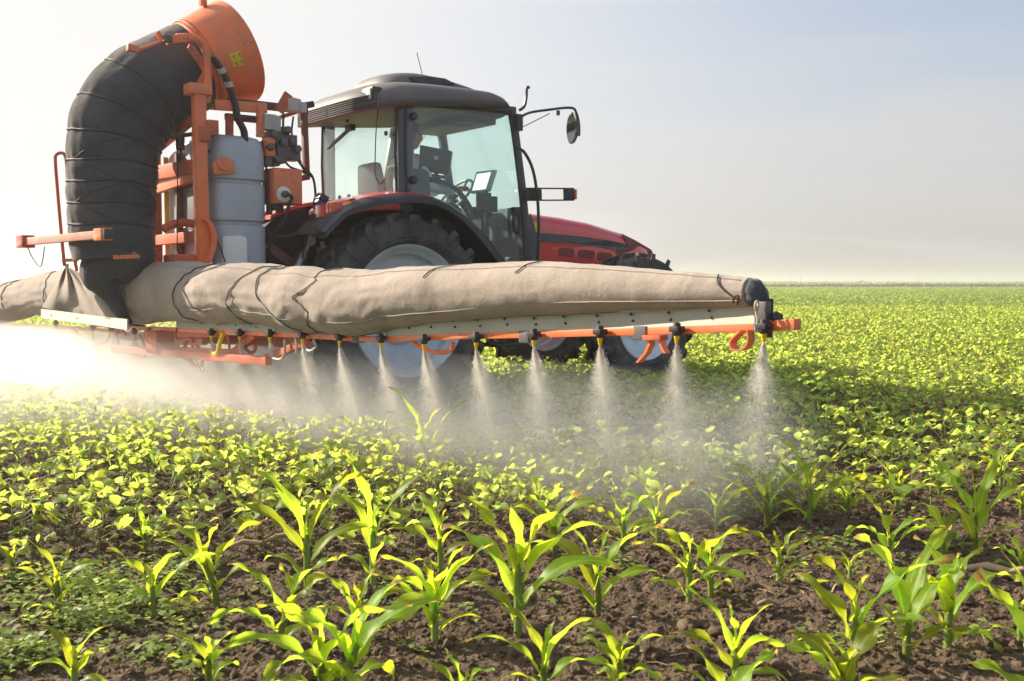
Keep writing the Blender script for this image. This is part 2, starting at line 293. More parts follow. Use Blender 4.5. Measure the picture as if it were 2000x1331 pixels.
def soil_mat():
    m = bpy.data.materials.new('tilled_soil'); m.use_nodes = True; t = m.node_tree; n = t.nodes; l = t.links
    b = n['Principled BSDF']; b.inputs['Roughness'].default_value = .95; b.inputs['Specular IOR Level'].default_value = .2
    g = n.new('ShaderNodeNewGeometry')
    a = n.new('ShaderNodeTexNoise'); a.inputs['Scale'].default_value = 3; a.inputs['Detail'].default_value = 12; a.inputs['Roughness'].default_value = .7
    l.new(g.outputs['Position'], a.inputs['Vector'])
    cr = n.new('ShaderNodeValToRGB'); e = cr.color_ramp.elements
    e[0].position = .3; e[0].color = (0.050, 0.034, 0.023, 1); e[1].position = .75; e[1].color = (0.150, 0.106, 0.074, 1)
    l.new(a.outputs[0], cr.inputs[0])
    s = n.new('ShaderNodeTexNoise'); s.inputs['Scale'].default_value = 95; s.inputs['Detail'].default_value = 4; l.new(g.outputs['Position'], s.inputs['Vector'])
    sr = n.new('ShaderNodeMapRange'); sr.inputs['From Min'].default_value = .3; sr.inputs['From Max'].default_value = .7; sr.inputs['To Min'].default_value = .65; sr.inputs['To Max'].default_value = 1.35
    l.new(s.outputs[0], sr.inputs['Value'])
    mu = n.new('ShaderNodeMix'); mu.data_type = 'RGBA'; mu.blend_type = 'MULTIPLY'; mu.inputs['Factor'].default_value = 1
    l.new(cr.outputs[0], mu.inputs['A']); l.new(sr.outputs[0], mu.inputs['B'])
    # the field grows over with crop: far soil carries low green seedlings
    sp = n.new('ShaderNodeSeparateXYZ'); l.new(g.outputs['Position'], sp.inputs[0])
    fr = n.new('ShaderNodeMapRange'); fr.inputs['From Min'].default_value = 18; fr.inputs['From Max'].default_value = 75; fr.inputs['To Max'].default_value = .97
    l.new(sp.outputs['Y'], fr.inputs['Value'])
    gn = n.new('ShaderNodeTexNoise'); gn.inputs['Scale'].default_value = .6; gn.inputs['Detail'].default_value = 9; gn.inputs['Roughness'].default_value = .7
    l.new(g.outputs['Position'], gn.inputs['Vector'])
    gr = n.new('ShaderNodeValToRGB'); e = gr.color_ramp.elements
    e[0].position = .3; e[0].color = (0.17, 0.235, 0.045, 1); e[1].position = .7; e[1].color = (0.30, 0.36, 0.07, 1)
    l.new(gn.outputs[0], gr.inputs[0])
    fm = n.new('ShaderNodeMix'); fm.data_type = 'RGBA'; l.new(fr.outputs[0], fm.inputs['Factor'])
    l.new(mu.outputs['Result'], fm.inputs['A']); l.new(gr.outputs[0], fm.inputs['B'])
    l.new(fm.outputs['Result'], b.inputs['Base Color'])
    v = n.new('ShaderNodeTexVoronoi'); v.inputs['Scale'].default_value = 45; l.new(g.outputs['Position'], v.inputs['Vector'])
    ad = n.new('ShaderNodeMath'); ad.operation = 'SUBTRACT'; l.new(s.outputs[0], ad.inputs[0]); l.new(v.outputs['Distance'], ad.inputs[1])
    bp = n.new('ShaderNodeBump'); bp.inputs['Strength'].default_value = .9; bp.inputs['Distance'].default_value = .012
    l.new(ad.outputs[0], bp.inputs['Height']); l.new(bp.outputs[0], b.inputs['Normal'])
    return m
M['soil'] = soil_mat()

# ------------------------------------------------------------------ object helpers
def tag(o, label=None, cat=None, group=None, kind=None):
    if label: o['label'] = label
    if cat: o['category'] = cat
    if group: o['group'] = group
    if kind: o['kind'] = kind
    return o
def empty(name, loc=(0, 0, 0), rz=0.0):
    o = bpy.data.objects.new(name, None); C.objects.link(o); o.location = loc; o.rotation_euler = (0, 0, rz); o.empty_display_size = .2
    return o
def obj(name, me, parent=None):
    o = bpy.data.objects.new(name, me); C.objects.link(o)
    if parent: o.parent = parent
    return o
def spline(pts, n=8, closed=False):
    P = [Vector(p) for p in pts]; out = []
    m = len(P)
    for i in range(m if closed else m - 1):
        if closed: a, b, c, d = P[i - 1], P[i], P[(i + 1) % m], P[(i + 2) % m]
        else: a, b, c, d = P[max(i - 1, 0)], P[i], P[i + 1], P[min(i + 2, m - 1)]
        for k in range(n):
            t = k / n
            out.append(0.5 * ((2 * b) + (c - a) * t + (2 * a - 5 * b + 4 * c - d) * t * t + (3 * b - a - 3 * c + d) * t ** 3))
    if not closed: out.append(P[-1])
    return out
class MB:
    def __init__(s): s.v = []; s.f = []; s.mi = []; s.uv = None; s.cm = 0
    def add(s, vs, fs):
        b = len(s.v); s.v += [tuple(v) for v in vs]
        s.f += [tuple(i + b for i in f) for f in fs]; s.mi += [s.cm] * len(fs); return s
    def box(s, c, size, rz=0.0, rot=None, taper=1.0):
        hx, hy, hz = size[0] / 2, size[1] / 2, size[2] / 2
        m = rot if rot is not None else Matrix.Rotation(rz, 3, 'Z'); c = Vector(c)
        vs = []
        for z in (-1, 1):
            t = taper if z > 0 else 1
            for (x, y) in ((-1, -1), (1, -1), (1, 1), (-1, 1)): vs.append(c + m @ Vector((x * hx * t, y * hy * t, z * hz)))
        return s.add(vs, [(3, 2, 1, 0), (4, 5, 6, 7), (0, 1, 5, 4), (1, 2, 6, 5), (2, 3, 7, 6), (3, 0, 4, 7)])
    def bar(s, p, q, wd, hg, up=(0, 0, 1)):
        p, q = Vector(p), Vector(q); d = (q - p); L = d.length; d.normalize(); up = Vector(up)
        if abs(d.dot(up)) > .98: up = Vector((1, 0, 0))
        sd_ = d.cross(up).normalized(); u2 = sd_.cross(d).normalized()
        m = Matrix((d, sd_, u2)).transposed()
        return s.box((p + q) / 2, (L, wd, hg), rot=m)
    def tube(s, pts, r, n=10, cap=True, closed=False):
        P = [Vector(p) for p in pts]; m = len(P)
        rr = r if isinstance(r, (list, tuple)) else [r] * m
        vs = []; prev = None
        for i, p in enumerate(P):
            if closed: t = (P[(i + 1) % m] - P[i - 1])
            else: t = P[min(i + 1, m - 1)] - P[max(i - 1, 0)]
            if t.length < 1e-9: t = Vector((0, 0, 1))
            t.normalize()
            if prev is None:
                a = Vector((0, 0, 1)) if abs(t.z) < .9 else Vector((1, 0, 0)); prev = (a - t * a.dot(t)).normalized()
            else: prev = (prev - t * prev.dot(t)).normalized()
            b = t.cross(prev)
            for k in range(n):
                a = 2 * math.pi * k / n; vs.append(p + (prev * math.cos(a) + b * math.sin(a)) * rr[i])
        fs = []
        for i in range(m if closed else m - 1):
            j = (i + 1) % m
            for k in range(n): fs.append((i * n + k, i * n + (k + 1) % n, j * n + (k + 1) % n, j * n + k))
        if cap and not closed: fs.append(tuple(range(n - 1, -1, -1))); fs.append(tuple((m - 1) * n + k for k in range(n)))
        return s.add(vs, fs)
    def lathe(s, prof, c, axis, n=48, closed=False):      # prof: (radius, offset along axis)
        c = Vector(c); ax = Vector(axis).normalized(); a = Vector((0, 0, 1)) if abs(ax.z) < .9 else Vector((1, 0, 0))
        e1 = (a - ax * a.dot(ax)).normalized(); e2 = ax.cross(e1); vs = []; m = len(prof)
        for (r, h) in prof:
            for k in range(n):
                t = 2 * math.pi * k / n; vs.append(c + ax * h + (e1 * math.cos(t) + e2 * math.sin(t)) * r)
        fs = []
        for i in range(m if closed else m - 1):
            j = (i + 1) % m
            for k in range(n): fs.append((i * n + k, i * n + (k + 1) % n, j * n + (k + 1) % n, j * n + k))
        return s.add(vs, fs)
    def prism(s, poly, thick):                             # planar polygon extruded by vector
        P = [Vector(p) for p in poly]; t = Vector(thick); n = len(P)
        return s.add(P + [p + t for p in P], [tuple(range(n - 1, -1, -1)), tuple(range(n, 2 * n))] + [(i, (i + 1) % n, n + (i + 1) % n, n + i) for i in range(n)])
    def loft(s, secs, cap=True, closed=True):
        n = len(secs[0]); vs = [p for q in secs for p in q]; fs = []
        for i in range(len(secs) - 1):
            for k in range(n if closed else n - 1): fs.append((i * n + k, i * n + (k + 1) % n, (i + 1) * n + (k + 1) % n, (i + 1) * n + k))
        if cap and closed: fs.append(tuple(range(n - 1, -1, -1))); fs.append(tuple((len(secs) - 1) * n + k for k in range(n)))
        return s.add(vs, fs)
    def build(s, name, m, parent=None, smooth=True, bevel=0.0, ang=40):
        me = bpy.data.meshes.new(name); me.from_pydata(s.v, [], s.f); me.update()
        for x in (m if isinstance(m, list) else [m]): me.materials.append(x)
        if isinstance(m, list): me.polygons.foreach_set('material_index', s.mi)
        bm = bmesh.new(); bm.from_mesh(me); bmesh.ops.recalc_face_normals(bm, faces=bm.faces)
        if bevel > 0:
            es = [e for e in bm.edges if len(e.link_faces) == 2 and e.calc_face_angle(0) > R(35)]
            bmesh.ops.bevel(bm, geom=es, offset=bevel, segments=2, profile=.6, affect='EDGES', clamp_overlap=True)
        bm.to_mesh(me); bm.free()
        if smooth:
            me.polygons.foreach_set('use_smooth', [True] * len(me.polygons)); me.set_sharp_from_angle(angle=R(ang))
        return obj(name, me, parent)
def V(x, lat, z): return Vector((x, -lat, z))              # tractor coords from (forward, right, up)

# =================================================================== TRACTOR
tractor = empty('tractor', ORG, AL)
tag(tractor, 'red farm tractor with grey cab roof and big lugged tyres behind the spray boom', 'tractor')

def wheel(x, z, Rt, width, rimR, outer, side, nl, rm, name_):
    ctr = V(x, side * (outer - width / 2), z); ax = V(0, side, 0); hw = width / 2; Rc = Rt - .05
    m = MB()
    rr = rimR
    prof = [(rr + .012, -hw * .72), (rr + .016, -hw * .66), (rr - .03, -hw * .60), (rr - .04, -hw * .2), (rr - .04, hw * .2), (rr - .03, hw * .52),
            (rr + .004, hw * .62), (rr + .014, hw * .68), (rr + .022, hw * .76), (rr + .012, hw * .80), (rr - .004, hw * .76), (rr - .018, hw * .60),
            (rr - .05, hw * .50), (rr - .055, hw * .20)]
    m.lathe(prof, ctr, ax, 64)
    rim_m = m
    d = MB()
    dd = [(rr - .05, hw * .18), (rr - .07, hw * .10), (rr * .72, hw * .02), (rr * .55, -hw * .02), (rr * .50, hw * .10), (rr * .34, hw * .12), (rr * .30, hw * .10), (.001, hw * .10)]
    d.lathe(dd, ctr, ax, 64)
    root = d.build(name_, rm, tractor)
    tag(root, ('large rear wheel' if Rt > .7 else 'front wheel') + (' on the near side' if side > 0 else ' on the far side'))
    rim_m.build('rim', rm, root)
    h = MB(); h.lathe([(rr * .30, hw * .08), (rr * .29, hw * .30), (rr * .24, hw * .36), (rr * .13, hw * .38), (rr * .12, hw * .52), (.001, hw * .54)], ctr, ax, 32)
    e1 = Vector((0, 0, 1)); e2 = ax.cross(e1)
    for k in range(10):
        a = 2 * math.pi * k / 10; c = ctr + (e1 * math.cos(a) + e2 * math.sin(a)) * rr * .42
        h.lathe([(.016, hw * .10), (.016, hw * .10 + .022), (.001, hw * .10 + .024)], c, ax, 6)
    h.build('hub', M['dkgrey'] if Rt > .7 else rm, root)
    t = MB()
    tp = [(rr + .008, hw * .70), (rr + .03, hw * .84), (rr + (Rc - rr) * .35, hw * .99), (rr + (Rc - rr) * .62, hw * 1.0), (Rc - .06, hw * .96), (Rc - .02, hw * .86), (Rc, hw * .7), (Rc + .008, 0)]
    t.lathe(tp + [(r_, -o) for r_, o in tp[-2::-1]], ctr, ax, 96)
    # sidewall rib
    t.lathe([(rr + (Rc - rr) * .2, hw * .9), (rr + (Rc - rr) * .24, hw * .985), (rr + (Rc - rr) * .28, hw * .95)], ctr, ax, 96)
    for sg in (1, -1):
        for i in range(nl):
            a0 = 2 * math.pi * (i + (.5 if sg < 0 else 0)) / nl
            secs = []
            for (o, rb, rt, hwid) in ((-.04, Rc - .01, Rt, .016), (.30, Rc - .01, Rt, .018), (.66, Rc - .02, Rt - .004, .022), (.90, Rc - .05, Rt - .014, .027), (1.0, Rc - .09, Rt - .05, .029), (.995, Rc - .15, Rc - .10, .024)):
                a = a0 + side * .30 * min(o, 1) ; of = o * hw * sg
                osh = 1.045 if o > .85 else 1.0
                q = []
                for (rad, sgn, w_) in ((rb, -1, 1.25), (rt, -1, 1), (rt, 1, 1), (rb, 1, 1.25)):
                    aa = a + sgn * hwid * w_ / Rt
                    q.append(ctr + ax * (of * (osh if rad == rt else .96)) + (e1 * math.cos(aa) + e2 * math.sin(aa)) * rad)
                secs.append(q)
            t.loft(secs)
    t.build('tyre', M['rubber'], root, ang=32)
    return root
wheel(.04, .77, .785, .44, .515, .92, 1, 22, M['rim'], 'wheel')
wheel(.04, .77, .785, .44, .515, .92, -1, 22, M['rim'], 'wheel')
wheel(2.72, .635, .655, .36, .37, .92, 1, 18, M['rimw'], 'wheel')
wheel(2.72, .635, .655, .36, .37, .95, -1, 18, M['rimw'], 'wheel')

# ---- body and underside
m = MB()
m.box(V(.05, 0, .80), (.55, .62, .62)); m.box(V(1.1, 0, .80), (1.9, .46, .42)); m.box(V(2.3, 0, .86), (1.5, .42, .50))
m.box(V(.02, 0, .78), (.30, 1.0, .28)); m.box(V(-.25, 0, .62), (.14, .55, .14)); m.box(V(-.28, 0, 1.06), (.16, .5, .16))
m.tube([V(2.72, -.75, .60), V(2.72, -.3, .50), V(2.72, 0, .50), V(2.72, .3, .50), V(2.72, .75, .60)], .075, 12)
m.box(V(1.05, .50, .72), (.75, .3, .32)); m.box(V(1.15, .62, .45), (.35, .25, .03)); m.bar(V(1.0, .62, .45), V(1.0, .58, .75), .03, .03); m.bar(V(1.3, .62, .45), V(1.3, .58, .75), .03, .03)
m.build('chassis', M['iron'], tractor, bevel=.015)
# three point linkage behind
m = MB()
for s in (-1, 1):
    m.bar(V(-.2, s * .30, .62), V(-1.05, s * .42, .62), .05, .09)
    m.bar(V(-.30, s * .32, 1.16), V(-.70, s * .38, 1.06), .05, .07); m.tube([V(-.70, s * .38, 1.06), V(-.68, s * .38, .64)], .022)
m.tube([V(-.3, 0, 1.0), V(-1.05, 0, 1.12)], .028, 10)
m.build('hitch_linkage', M['iron'], tractor, bevel=.004)
# hydraulic lift rod with bright eye
m = MB()
p, q = LP(605, 470, .38), LP(578, 530, .38)
m.tube([p, q], .026, 12); m.tube([p + (q - p) * .45, q + (q - p) * .4], .036, 12); m.lathe([(.001, -.028), (.042, -.028), (.046, 0), (.042, .028), (.001, .028)], p, V(0, 1, 0), 16)
m.build('lift_cylinder', M['steel'], tractor)
# valve fittings cluster
rng = random.Random(5)
m = MB(); m2 = MB(); m3 = MB()
for i in range(34):
    c = LP(rng.uniform(612, 668), rng.uniform(425, 512), rng.uniform(.28, .46))
    ax = Vector((rng.uniform(-1, -.2), rng.uniform(-1, 1), rng.uniform(-.6, .6))); r_ = rng.uniform(.014, .028)
    m = MB(); m.lathe([(.001, -r_ * 1.6), (r_, -r_ * 1.6), (r_, -r_ * .2), (r_ * .7, 0), (r_ * .7, r_ * 1.3), (r_ * .4, r_ * 1.7), (.001, r_ * 1.7)], c, ax, 8)
    m.build('coupling', M['brass' if i % 3 else 'grey'], tractor)
for i in range(12):
    c = LP(rng.uniform(606, 660), rng.uniform(430, 515), rng.uniform(.2, .4))
    m3.box(c, (rng.uniform(.04, .1), rng.uniform(.04, .09), rng.uniform(.03, .08)), rz=rng.uniform(0, 3))
for i in range(6):
    a = LP(rng.uniform(606, 650), rng.uniform(420, 500), .4); b = LP(rng.uniform(560, 660), rng.uniform(430, 520), .2)
    m3.tube(spline([a, (a + b) / 2 + Vector((-.08, 0, rng.uniform(-.1, .06))), b], 6), .010, 7)
m3.build('valve_block', M['iron'], tractor, bevel=.004)

# ---- fenders
lip_px = [(632, 452), (650, 432), (676, 410), (714, 396), (760, 387), (812, 384), (862, 393), (906, 420), (950, 467), (990, 522), (1000, 545)]
lip = spline([LP(x, y, .88) for x, y in lip_px], 5)
def fender(sg):
    def mir(p, lat): return Vector((p.x, -sg * lat, p.z))
    n = len(lip)
    root = None
    m = MB()
    secs = []
    for i, p in enumerate(lip):
        if i < 8: continue
        secs.append([mir(p, .36) + Vector((0, 0, .05)), mir(p, .60) + Vector((0, 0, .06)), mir(p, .78) + Vector((0, 0, .035)), mir(p, .80) + Vector((0, 0, .012)), mir(p, .60) + Vector((0, 0, .03)), mir(p, .36) + Vector((0, 0, .02))])
    m.loft(secs)
    root = m.build('fender', M['red'], tractor)
    m = MB(); secs = []
    for i, p in enumerate(lip):
        t = (lip[min(i + 1, n - 1)] - lip[max(i - 1, 0)]).normalized(); nn = Vector((-t.z, 0, t.x))
        if nn.z < 0: nn = -nn
        w_ = .050
        secs.append([mir(p, .775) + nn * .030, mir(p, .86) + nn * .012, mir(p, .89) - nn * .008, mir(p, .885) - nn * w_, mir(p, .872) - nn * w_, mir(p, .86) - nn * .012, mir(p, .77) + nn * .004])
    m.loft(secs); m.build('fender_lip', M['pillar'], root)
    m = MB()
    arc = [mir(p, .38) for p in lip] + [Vector((lip[-1].x, -sg * .38, .75)), Vector((lip[0].x, -sg * .38, .95))]
    m.prism(arc, (0, sg * .02, 0))
    secs = [[mir(p, .38) - Vector((0, 0, .01)), mir(p, .87) - Vector((0, 0, .012)), mir(p, .87) - Vector((0, 0, .02)), mir(p, .38) - Vector((0, 0, .02))] for p in lip]
    m.loft(secs)
    m.build('wheel_well_lining', M['well'], root, smooth=False)
    return root
fr_, fl_ = fender(1), fender(-1)
# red shoulder panel that sweeps from under the rear window down to the tail lamp
m = MB()
for sg in (1, -1):
    m.cm = 0
    poly = [LP(640, 398, .72), LP(690, 388, .72), LP(745, 382, .72), LP(800, 384, .72), LP(800, 410, .72), LP(720, 412, .72), LP(668, 424, .72), LP(642, 424, .72)]
    poly = [Vector((p.x, sg * p.y, p.z)) for p in poly]; m.prism(poly, (0, sg * .22, 0))
m.box(V(-.02, .05, 1.655), (.16, 1.24, .07))
m.build('rear_body_panel', M['red'], tractor, bevel=.012)
m = MB(); m.box(V(.04, .05, 1.36), (.10, 1.0, .55)); m.build('cab_rear_wall', M['black'], tractor, bevel=.01)
# tail lamp, filler knob, sticker
m = MB(); m.box(LP(653, 407, .76), (.07, .15, .085)); tl = m.build('tail_lamp', M['redlens'], fr_, bevel=.012)
m = MB(); m.box(LP(653, 407, .76) + Vector((-.004, -.035, 0)), (.074, .07, .07)); m.build('turn_signal', M['amber'], tl, bevel=.01)
m = MB(); m.lathe([(.03, 0), (.032, .02), (.014, .028), (.012, .034), (.001, .034)], LP(697, 395, .74) + Vector((-.03, 0, 0)), (-1, -.3, .2), 20); m.build('filler_cap', M['black'], fr_)
m = MB(); c = LP(677, 405, .79); m.box(c + Vector((-.01, -.02, .01)), (.09, .004, .04), rot=Matrix.Rotation(-.35, 3, 'Y')); m.build('sticker', M['sticker'], fr_)
m = MB(); m.lathe([(.001, 0), (.075, .0), (.08, .012), (.075, .025), (.001, .03)], LP(631, 447, .66), (-1, -.5, .1), 20); m.build('reflector', M['dkgrey'], fr_)
m = MB(); m.lathe([(.001, 0), (.036, .0), (.038, .012), (.001, .016)], LP(653, 440, .70), (-1, -.5, .1), 20); m.build('reflector', M['redlens'], fr_)

# ---- cab
CR, CLt = .72, -.60
m = MB()
def pillar(a, b, w_, d_): m.bar(a, b, w_, d_, up=(1, 0, 0))
# near corner pillar, far corner pillar
m.loft([[V(.035, CR, z), V(.165, CR + .004, z), V(.165, CR - .06, z), V(.06, CR - .075, z)] for z in (1.58, 1.8, 2.0, 2.2, 2.48)])
m.loft([[V(.035, CLt, z), V(.14, CLt, z), V(.14, CLt + .05, z), V(.05, CLt + .05, z)] for z in (1.6, 2.48)])
m.loft([[V(.035, CLt, z), V(.075, CLt, z), V(.075, CLt + .03, z), V(.05, CLt + .03, z)] for z in (1.6, 2.48)])
# front pillars
a1 = LP(1003, 214, CR); a2 = LP(1036, 518, CR)
pa = [LP(x, y, CR) for x, y in ((1003, 214), (1012, 280), (1022, 360), (1030, 440), (1035, 520))]
m.loft([[p + Vector((-.03, 0, 0)), p + Vector((.03, 0, 0)), p + Vector((.05, .06, 0)), p + Vector((-.02, .06, 0))] for p in pa])
FLT = -.46
m.loft([[V(p.x - .03, FLT, p.z), V(p.x + .05, FLT, p.z), V(p.x + .05, FLT + .05, p.z), V(p.x - .03, FLT + .05, p.z)] for p in pa])
# top rails and sills
tr0 = V(.1, CR - .02, 2.475); tr1 = pa[0] + Vector((0, .02, 0))
m.bar(tr0, tr1, .05, .05); m.bar(V(.1, CLt + .02, 2.475), V(pa[0].x, FLT + .02, pa[0].z), .05, .05)
m.bar(V(.06, CLt, 2.48), V(.06, CR, 2.48), .05, .05); m.bar(V(pa[0].x + .02, FLT, pa[0].z), V(pa[0].x + .02, CR - .02, pa[0].z), .06, .06)
m.bar(V(.6, CLt + .02, 1.5), V(.78, CLt + .05, 2.45), .05, .09, up=(1, 0, 0))
m.bar(V(1.36, FLT, 1.18), V(1.36, CR - .02, 1.18), .05, .10)
cab = m.build('cab_frame', M['pillar'], tractor, bevel=.008)
m = MB(); m.box(V(.75, .06, 1.10), (1.2, 1.15, .06)); m.box(V(.14, .06, 1.45), (.10, 1.15, .6)); m.box(V(.45, CLt + .12, 1.38), (.8, .22, .35)); m.box(V(.36, .55, 1.36), (.6, .16, .34)); m.build('cab_floor', M['seat'], cab, bevel=.02)
m = MB(); m.box(V(.65, .06, 2.47), (1.05, 1.1, .05)); m.box(V(1.0, .06, 2.43), (.35, .9, .07)); m.build('headliner', M['roofg'], cab, bevel=.015)
# near door: frame, glass, hinges, handle
dpx = [(799, 205), (850, 208), (925, 214), (988, 221), (996, 232), (1008, 310), (1018, 400), (1026, 506), (1020, 514), (988, 514), (950, 466), (905, 421), (860, 396), (805, 384), (796, 376), (793, 300), (793, 212)]
dp = [LP(x, y, CR + .006) for x, y in dpx]
m = MB(); m.tube(spline(dp, 4, closed=True), .0125, 8, closed=True); door = m.build('door', M['black'], cab)
m = MB(); m.prism([p + Vector((0, .001, 0)) for p in dp], (0, .006, 0)); m.build('door_glass', M['glass'], door, smooth=False)
m = MB(); pp = [LP(x, y, CR - .006) for x, y in ((797, 330), (828, 330), (838, 338), (841, 386), (805, 383), (797, 378))]; m.prism(pp, (0, .004, 0)); m.build('blanking_panel', M['pillar'], door, smooth=False)
for (x, y) in ((807, 228), (807, 352)):
    m = MB(); m.lathe([(.001, .03), (.026, .028), (.032, .018), (.033, 0), (.02, -.006)], LP(x, y, CR + .01), V(0, 1, 0), 24); m.build('hinge_knob', M['black'], door)
m = MB(); hc = LP(1009, 432, CR + .035)
m.tube([hc + Vector((math.cos(a) * .034, 0, math.sin(a) * .105)) for a in [2 * math.pi * i / 28 for i in range(28)]], .014, 8, closed=True)
m.box(hc + Vector((0, .01, .085)), (.07, .05, .07)); m.build('door_handle', M['black'], door, bevel=.006)
# far side glass, windscreen, rear window
m = MB(); m.prism([V(.10, CLt + .01, 2.46), V(pa[0].x, FLT + .01, pa[0].z - .03), V(pa[3].x, FLT + .01, 1.3), V(1.0, (CLt + FLT) / 2, 1.15), V(.6, CLt + .01, 1.55), V(.10, CLt + .01, 1.66)], V(0, .005, 0)); m.build('side_window', M['glass'], cab, smooth=False)
m = MB(); m.prism([pa[0] + Vector((.03, .03, -.03)), V(pa[0].x + .03, FLT + .03, pa[0].z - .03), V(pa[4].x + .03, FLT + .03, 1.22), pa[4] + Vector((.03, .03, .02))], (.005, 0, 0)); m.build('windscreen', M['glass'], cab, smooth=False)
m = MB(); secs = []
for k in range(13):
    s = k / 12; lt = CLt + .02 + (CR - CLt - .04) * s; bx = .035 - .05 * math.sin(math.pi * s)
    secs.append([V(bx, lt, 1.66), V(bx - .012, lt, 2.05), V(bx, lt, 2.455), V(bx + .005, lt, 2.455), V(bx - .007, lt, 2.05), V(bx + .005, lt, 1.66)])
m.loft(secs); rw = m.build('rear_window', M['glass_rear'], cab)
m = MB()
edge = [V(.035 - .05 * math.sin(math.pi * k / 12) - .003, CLt + .02 + (CR - CLt - .04) * k / 12, 1.665) for k in range(13)]
m.tube(edge, .010, 6); m.tube([V(.03, CLt + .02, 1.66), V(.018, CLt + .02, 2.05), V(.03, CLt + .02, 2.45)], .011, 6); m.tube([V(.03, CR - .03, 1.66), V(.02, CR - .03, 2.05), V(.03, CR - .03, 2.45)], .012, 6)
m.build('window_seal', M['black'], rw)
for (x, y) in ((679, 236), (755, 261), (664, 386), (682, 384)):
    m = MB(); m.lathe([(.001, .016), (.017, .014), (.02, 0), (.012, -.004)], FP(x, y, -.015), (-1, 0, 0), 16); m.build('window_knob', M['black'], rw)
m = MB(); a, b = FP(684, 250, -.04), FP(643, 288, -.04)
m.box(a, (.05, .10, .05)); m.bar(a, b, .016, .016); m.bar(FP(690, 246, -.04), FP(650, 282, -.05), .03, .02); m.bar(FP(672, 262, -.03), FP(641, 291, -.03), .03, .012); m.build('rear_wiper', M['black'], rw, bevel=.003)
m = MB(); m.tube(spline([LP(740, 200, .60), LP(735, 250, .6), LP(733, 300, .6), LP(733, 340, .6), LP(742, 360, .62), LP(752, 350, .68)], 8), .005, 6); m.build('cable', M['hose'], cab)

# ---- roof
RX0, RX1, RC = -.33, 1.30, .06
def roof_pt(sc, ang, z, hx=None, hw=.80, n=3.6):
    cx = (RX0 + RX1) / 2; hx = hx or (RX1 - RX0) / 2
    c, s = math.cos(ang), math.sin(ang)
    ex = 2.6 if c < 0 else n
    x = cx + sc * hx * math.copysign(abs(c) ** (2 / ex), c); lt = RC + sc * hw * math.copysign(abs(s) ** (2 / n), s)
    fall = .075 * (x - .5) / .8 - .10 * max(0, (x - .85) / .45) ** 2 * (1 if z > 2.5 else .25) - .045 * max(0, (.05 - x) / .38) ** 1.3
    if z > 2.50: z = 2.50 + (z - 2.50) * (1 - .55 * min(1, max(0, x / 1.25)))
    return V(x, lt, z + fall)
m = MB(); na = 72
lay = [(.90, 2.455), (.97, 2.455), (1.0, 2.475), (1.008, 2.51), (1.0, 2.55), (.975, 2.592), (.92, 2.63), (.82, 2.66), (.65, 2.685), (.4, 2.70), (.01, 2.705)]
m.loft([[roof_pt(sc, 2 * math.pi * k / na, z) for k in range(na)] for sc, z in lay])
roof = m.build('roof', M['roofg'], tractor, ang=60)
# roof hatch / air unit
m = MB()
def hp(sc, ang, z):
    c, s = math.cos(ang), math.sin(ang)
    x = .70 + sc * .60 * math.copysign(abs(c) ** .62, c); lt = .03 + sc * .44 * math.copysign(abs(s) ** .6, s)
    return V(x, lt, z - .10 * max(0, (x - .40) / .8) ** 1.4 + .02 * (x - .5))
m.loft([[hp(sc, 2 * math.pi * k / 56, z) for k in range(56)] for sc, z in ((1.06, 2.60), (1.02, 2.67), (.96, 2.73), (.88, 2.765), (.75, 2.785), (.5, 2.798), (.01, 2.80))])
hatch = m.build('roof_air_unit', M['roofg'], roof, ang=60)
m = MB(); pv = [LP(800, 149, .44), LP(838, 148, .44), LP(866, 152, .44), LP(886, 163, .44), LP(850, 162, .44), LP(806, 159, .44)]
m.prism([p + Vector((0, -.03, -.012)) for p in pv], (0, .075, 0)); m.build('vent_grille', M['black'], hatch, smooth=False)
# louvres round the rear of the roof
m = MB()
for zi in range(7):
    z = 2.470 + zi * .0165
    pts = []
    for k in range(40):
        ang = math.pi + R(-44) + R(100) * k / 39
        pts.append(roof_pt(1.014, ang, z))
    m.tube(pts, .0048, 6)
for k in (0, 8, 16, 24, 32, 39):
    ang = math.pi + R(-44) + R(100) * k / 39
    m.tube([roof_pt(1.014, ang, 2.465), roof_pt(1.016, ang, 2.52), roof_pt(1.008, ang, 2.575)], .007, 6)
m.build('louvre', M['roofg'], roof)
m = MB()
for s_ in range(1):
    q = []
    for z in (2.465, 2.575):
        q.append([roof_pt(1.006, math.pi + R(-44) + R(100) * k / 39, z) for k in range(40)])
    m.loft(q, cap=False, closed=False)
m.build('louvre_backing', M['well'], roof)
lp = LP(722, 186, .62)
m = MB(); m.box(lp + Vector((.02, 0, 0)), (.09, .17, .115)); wl = m.build('work_lamp', M['black'], roof, bevel=.012)
m = MB(); m.box(lp + Vector((-.03, 0, 0)), (.012, .135, .085)); m.build('lamp_glass', M['lens'], wl, bevel=.004)
m = MB(); m.tube([LP(830, 166, .25), LP(814, 103, .25)], .0035, 6); m.lathe([(.001, .02), (.015, .0), (.016, -.03)], LP(830, 166, .25), (0, 0, 1), 12); m.build('antenna', M['black'], roof)

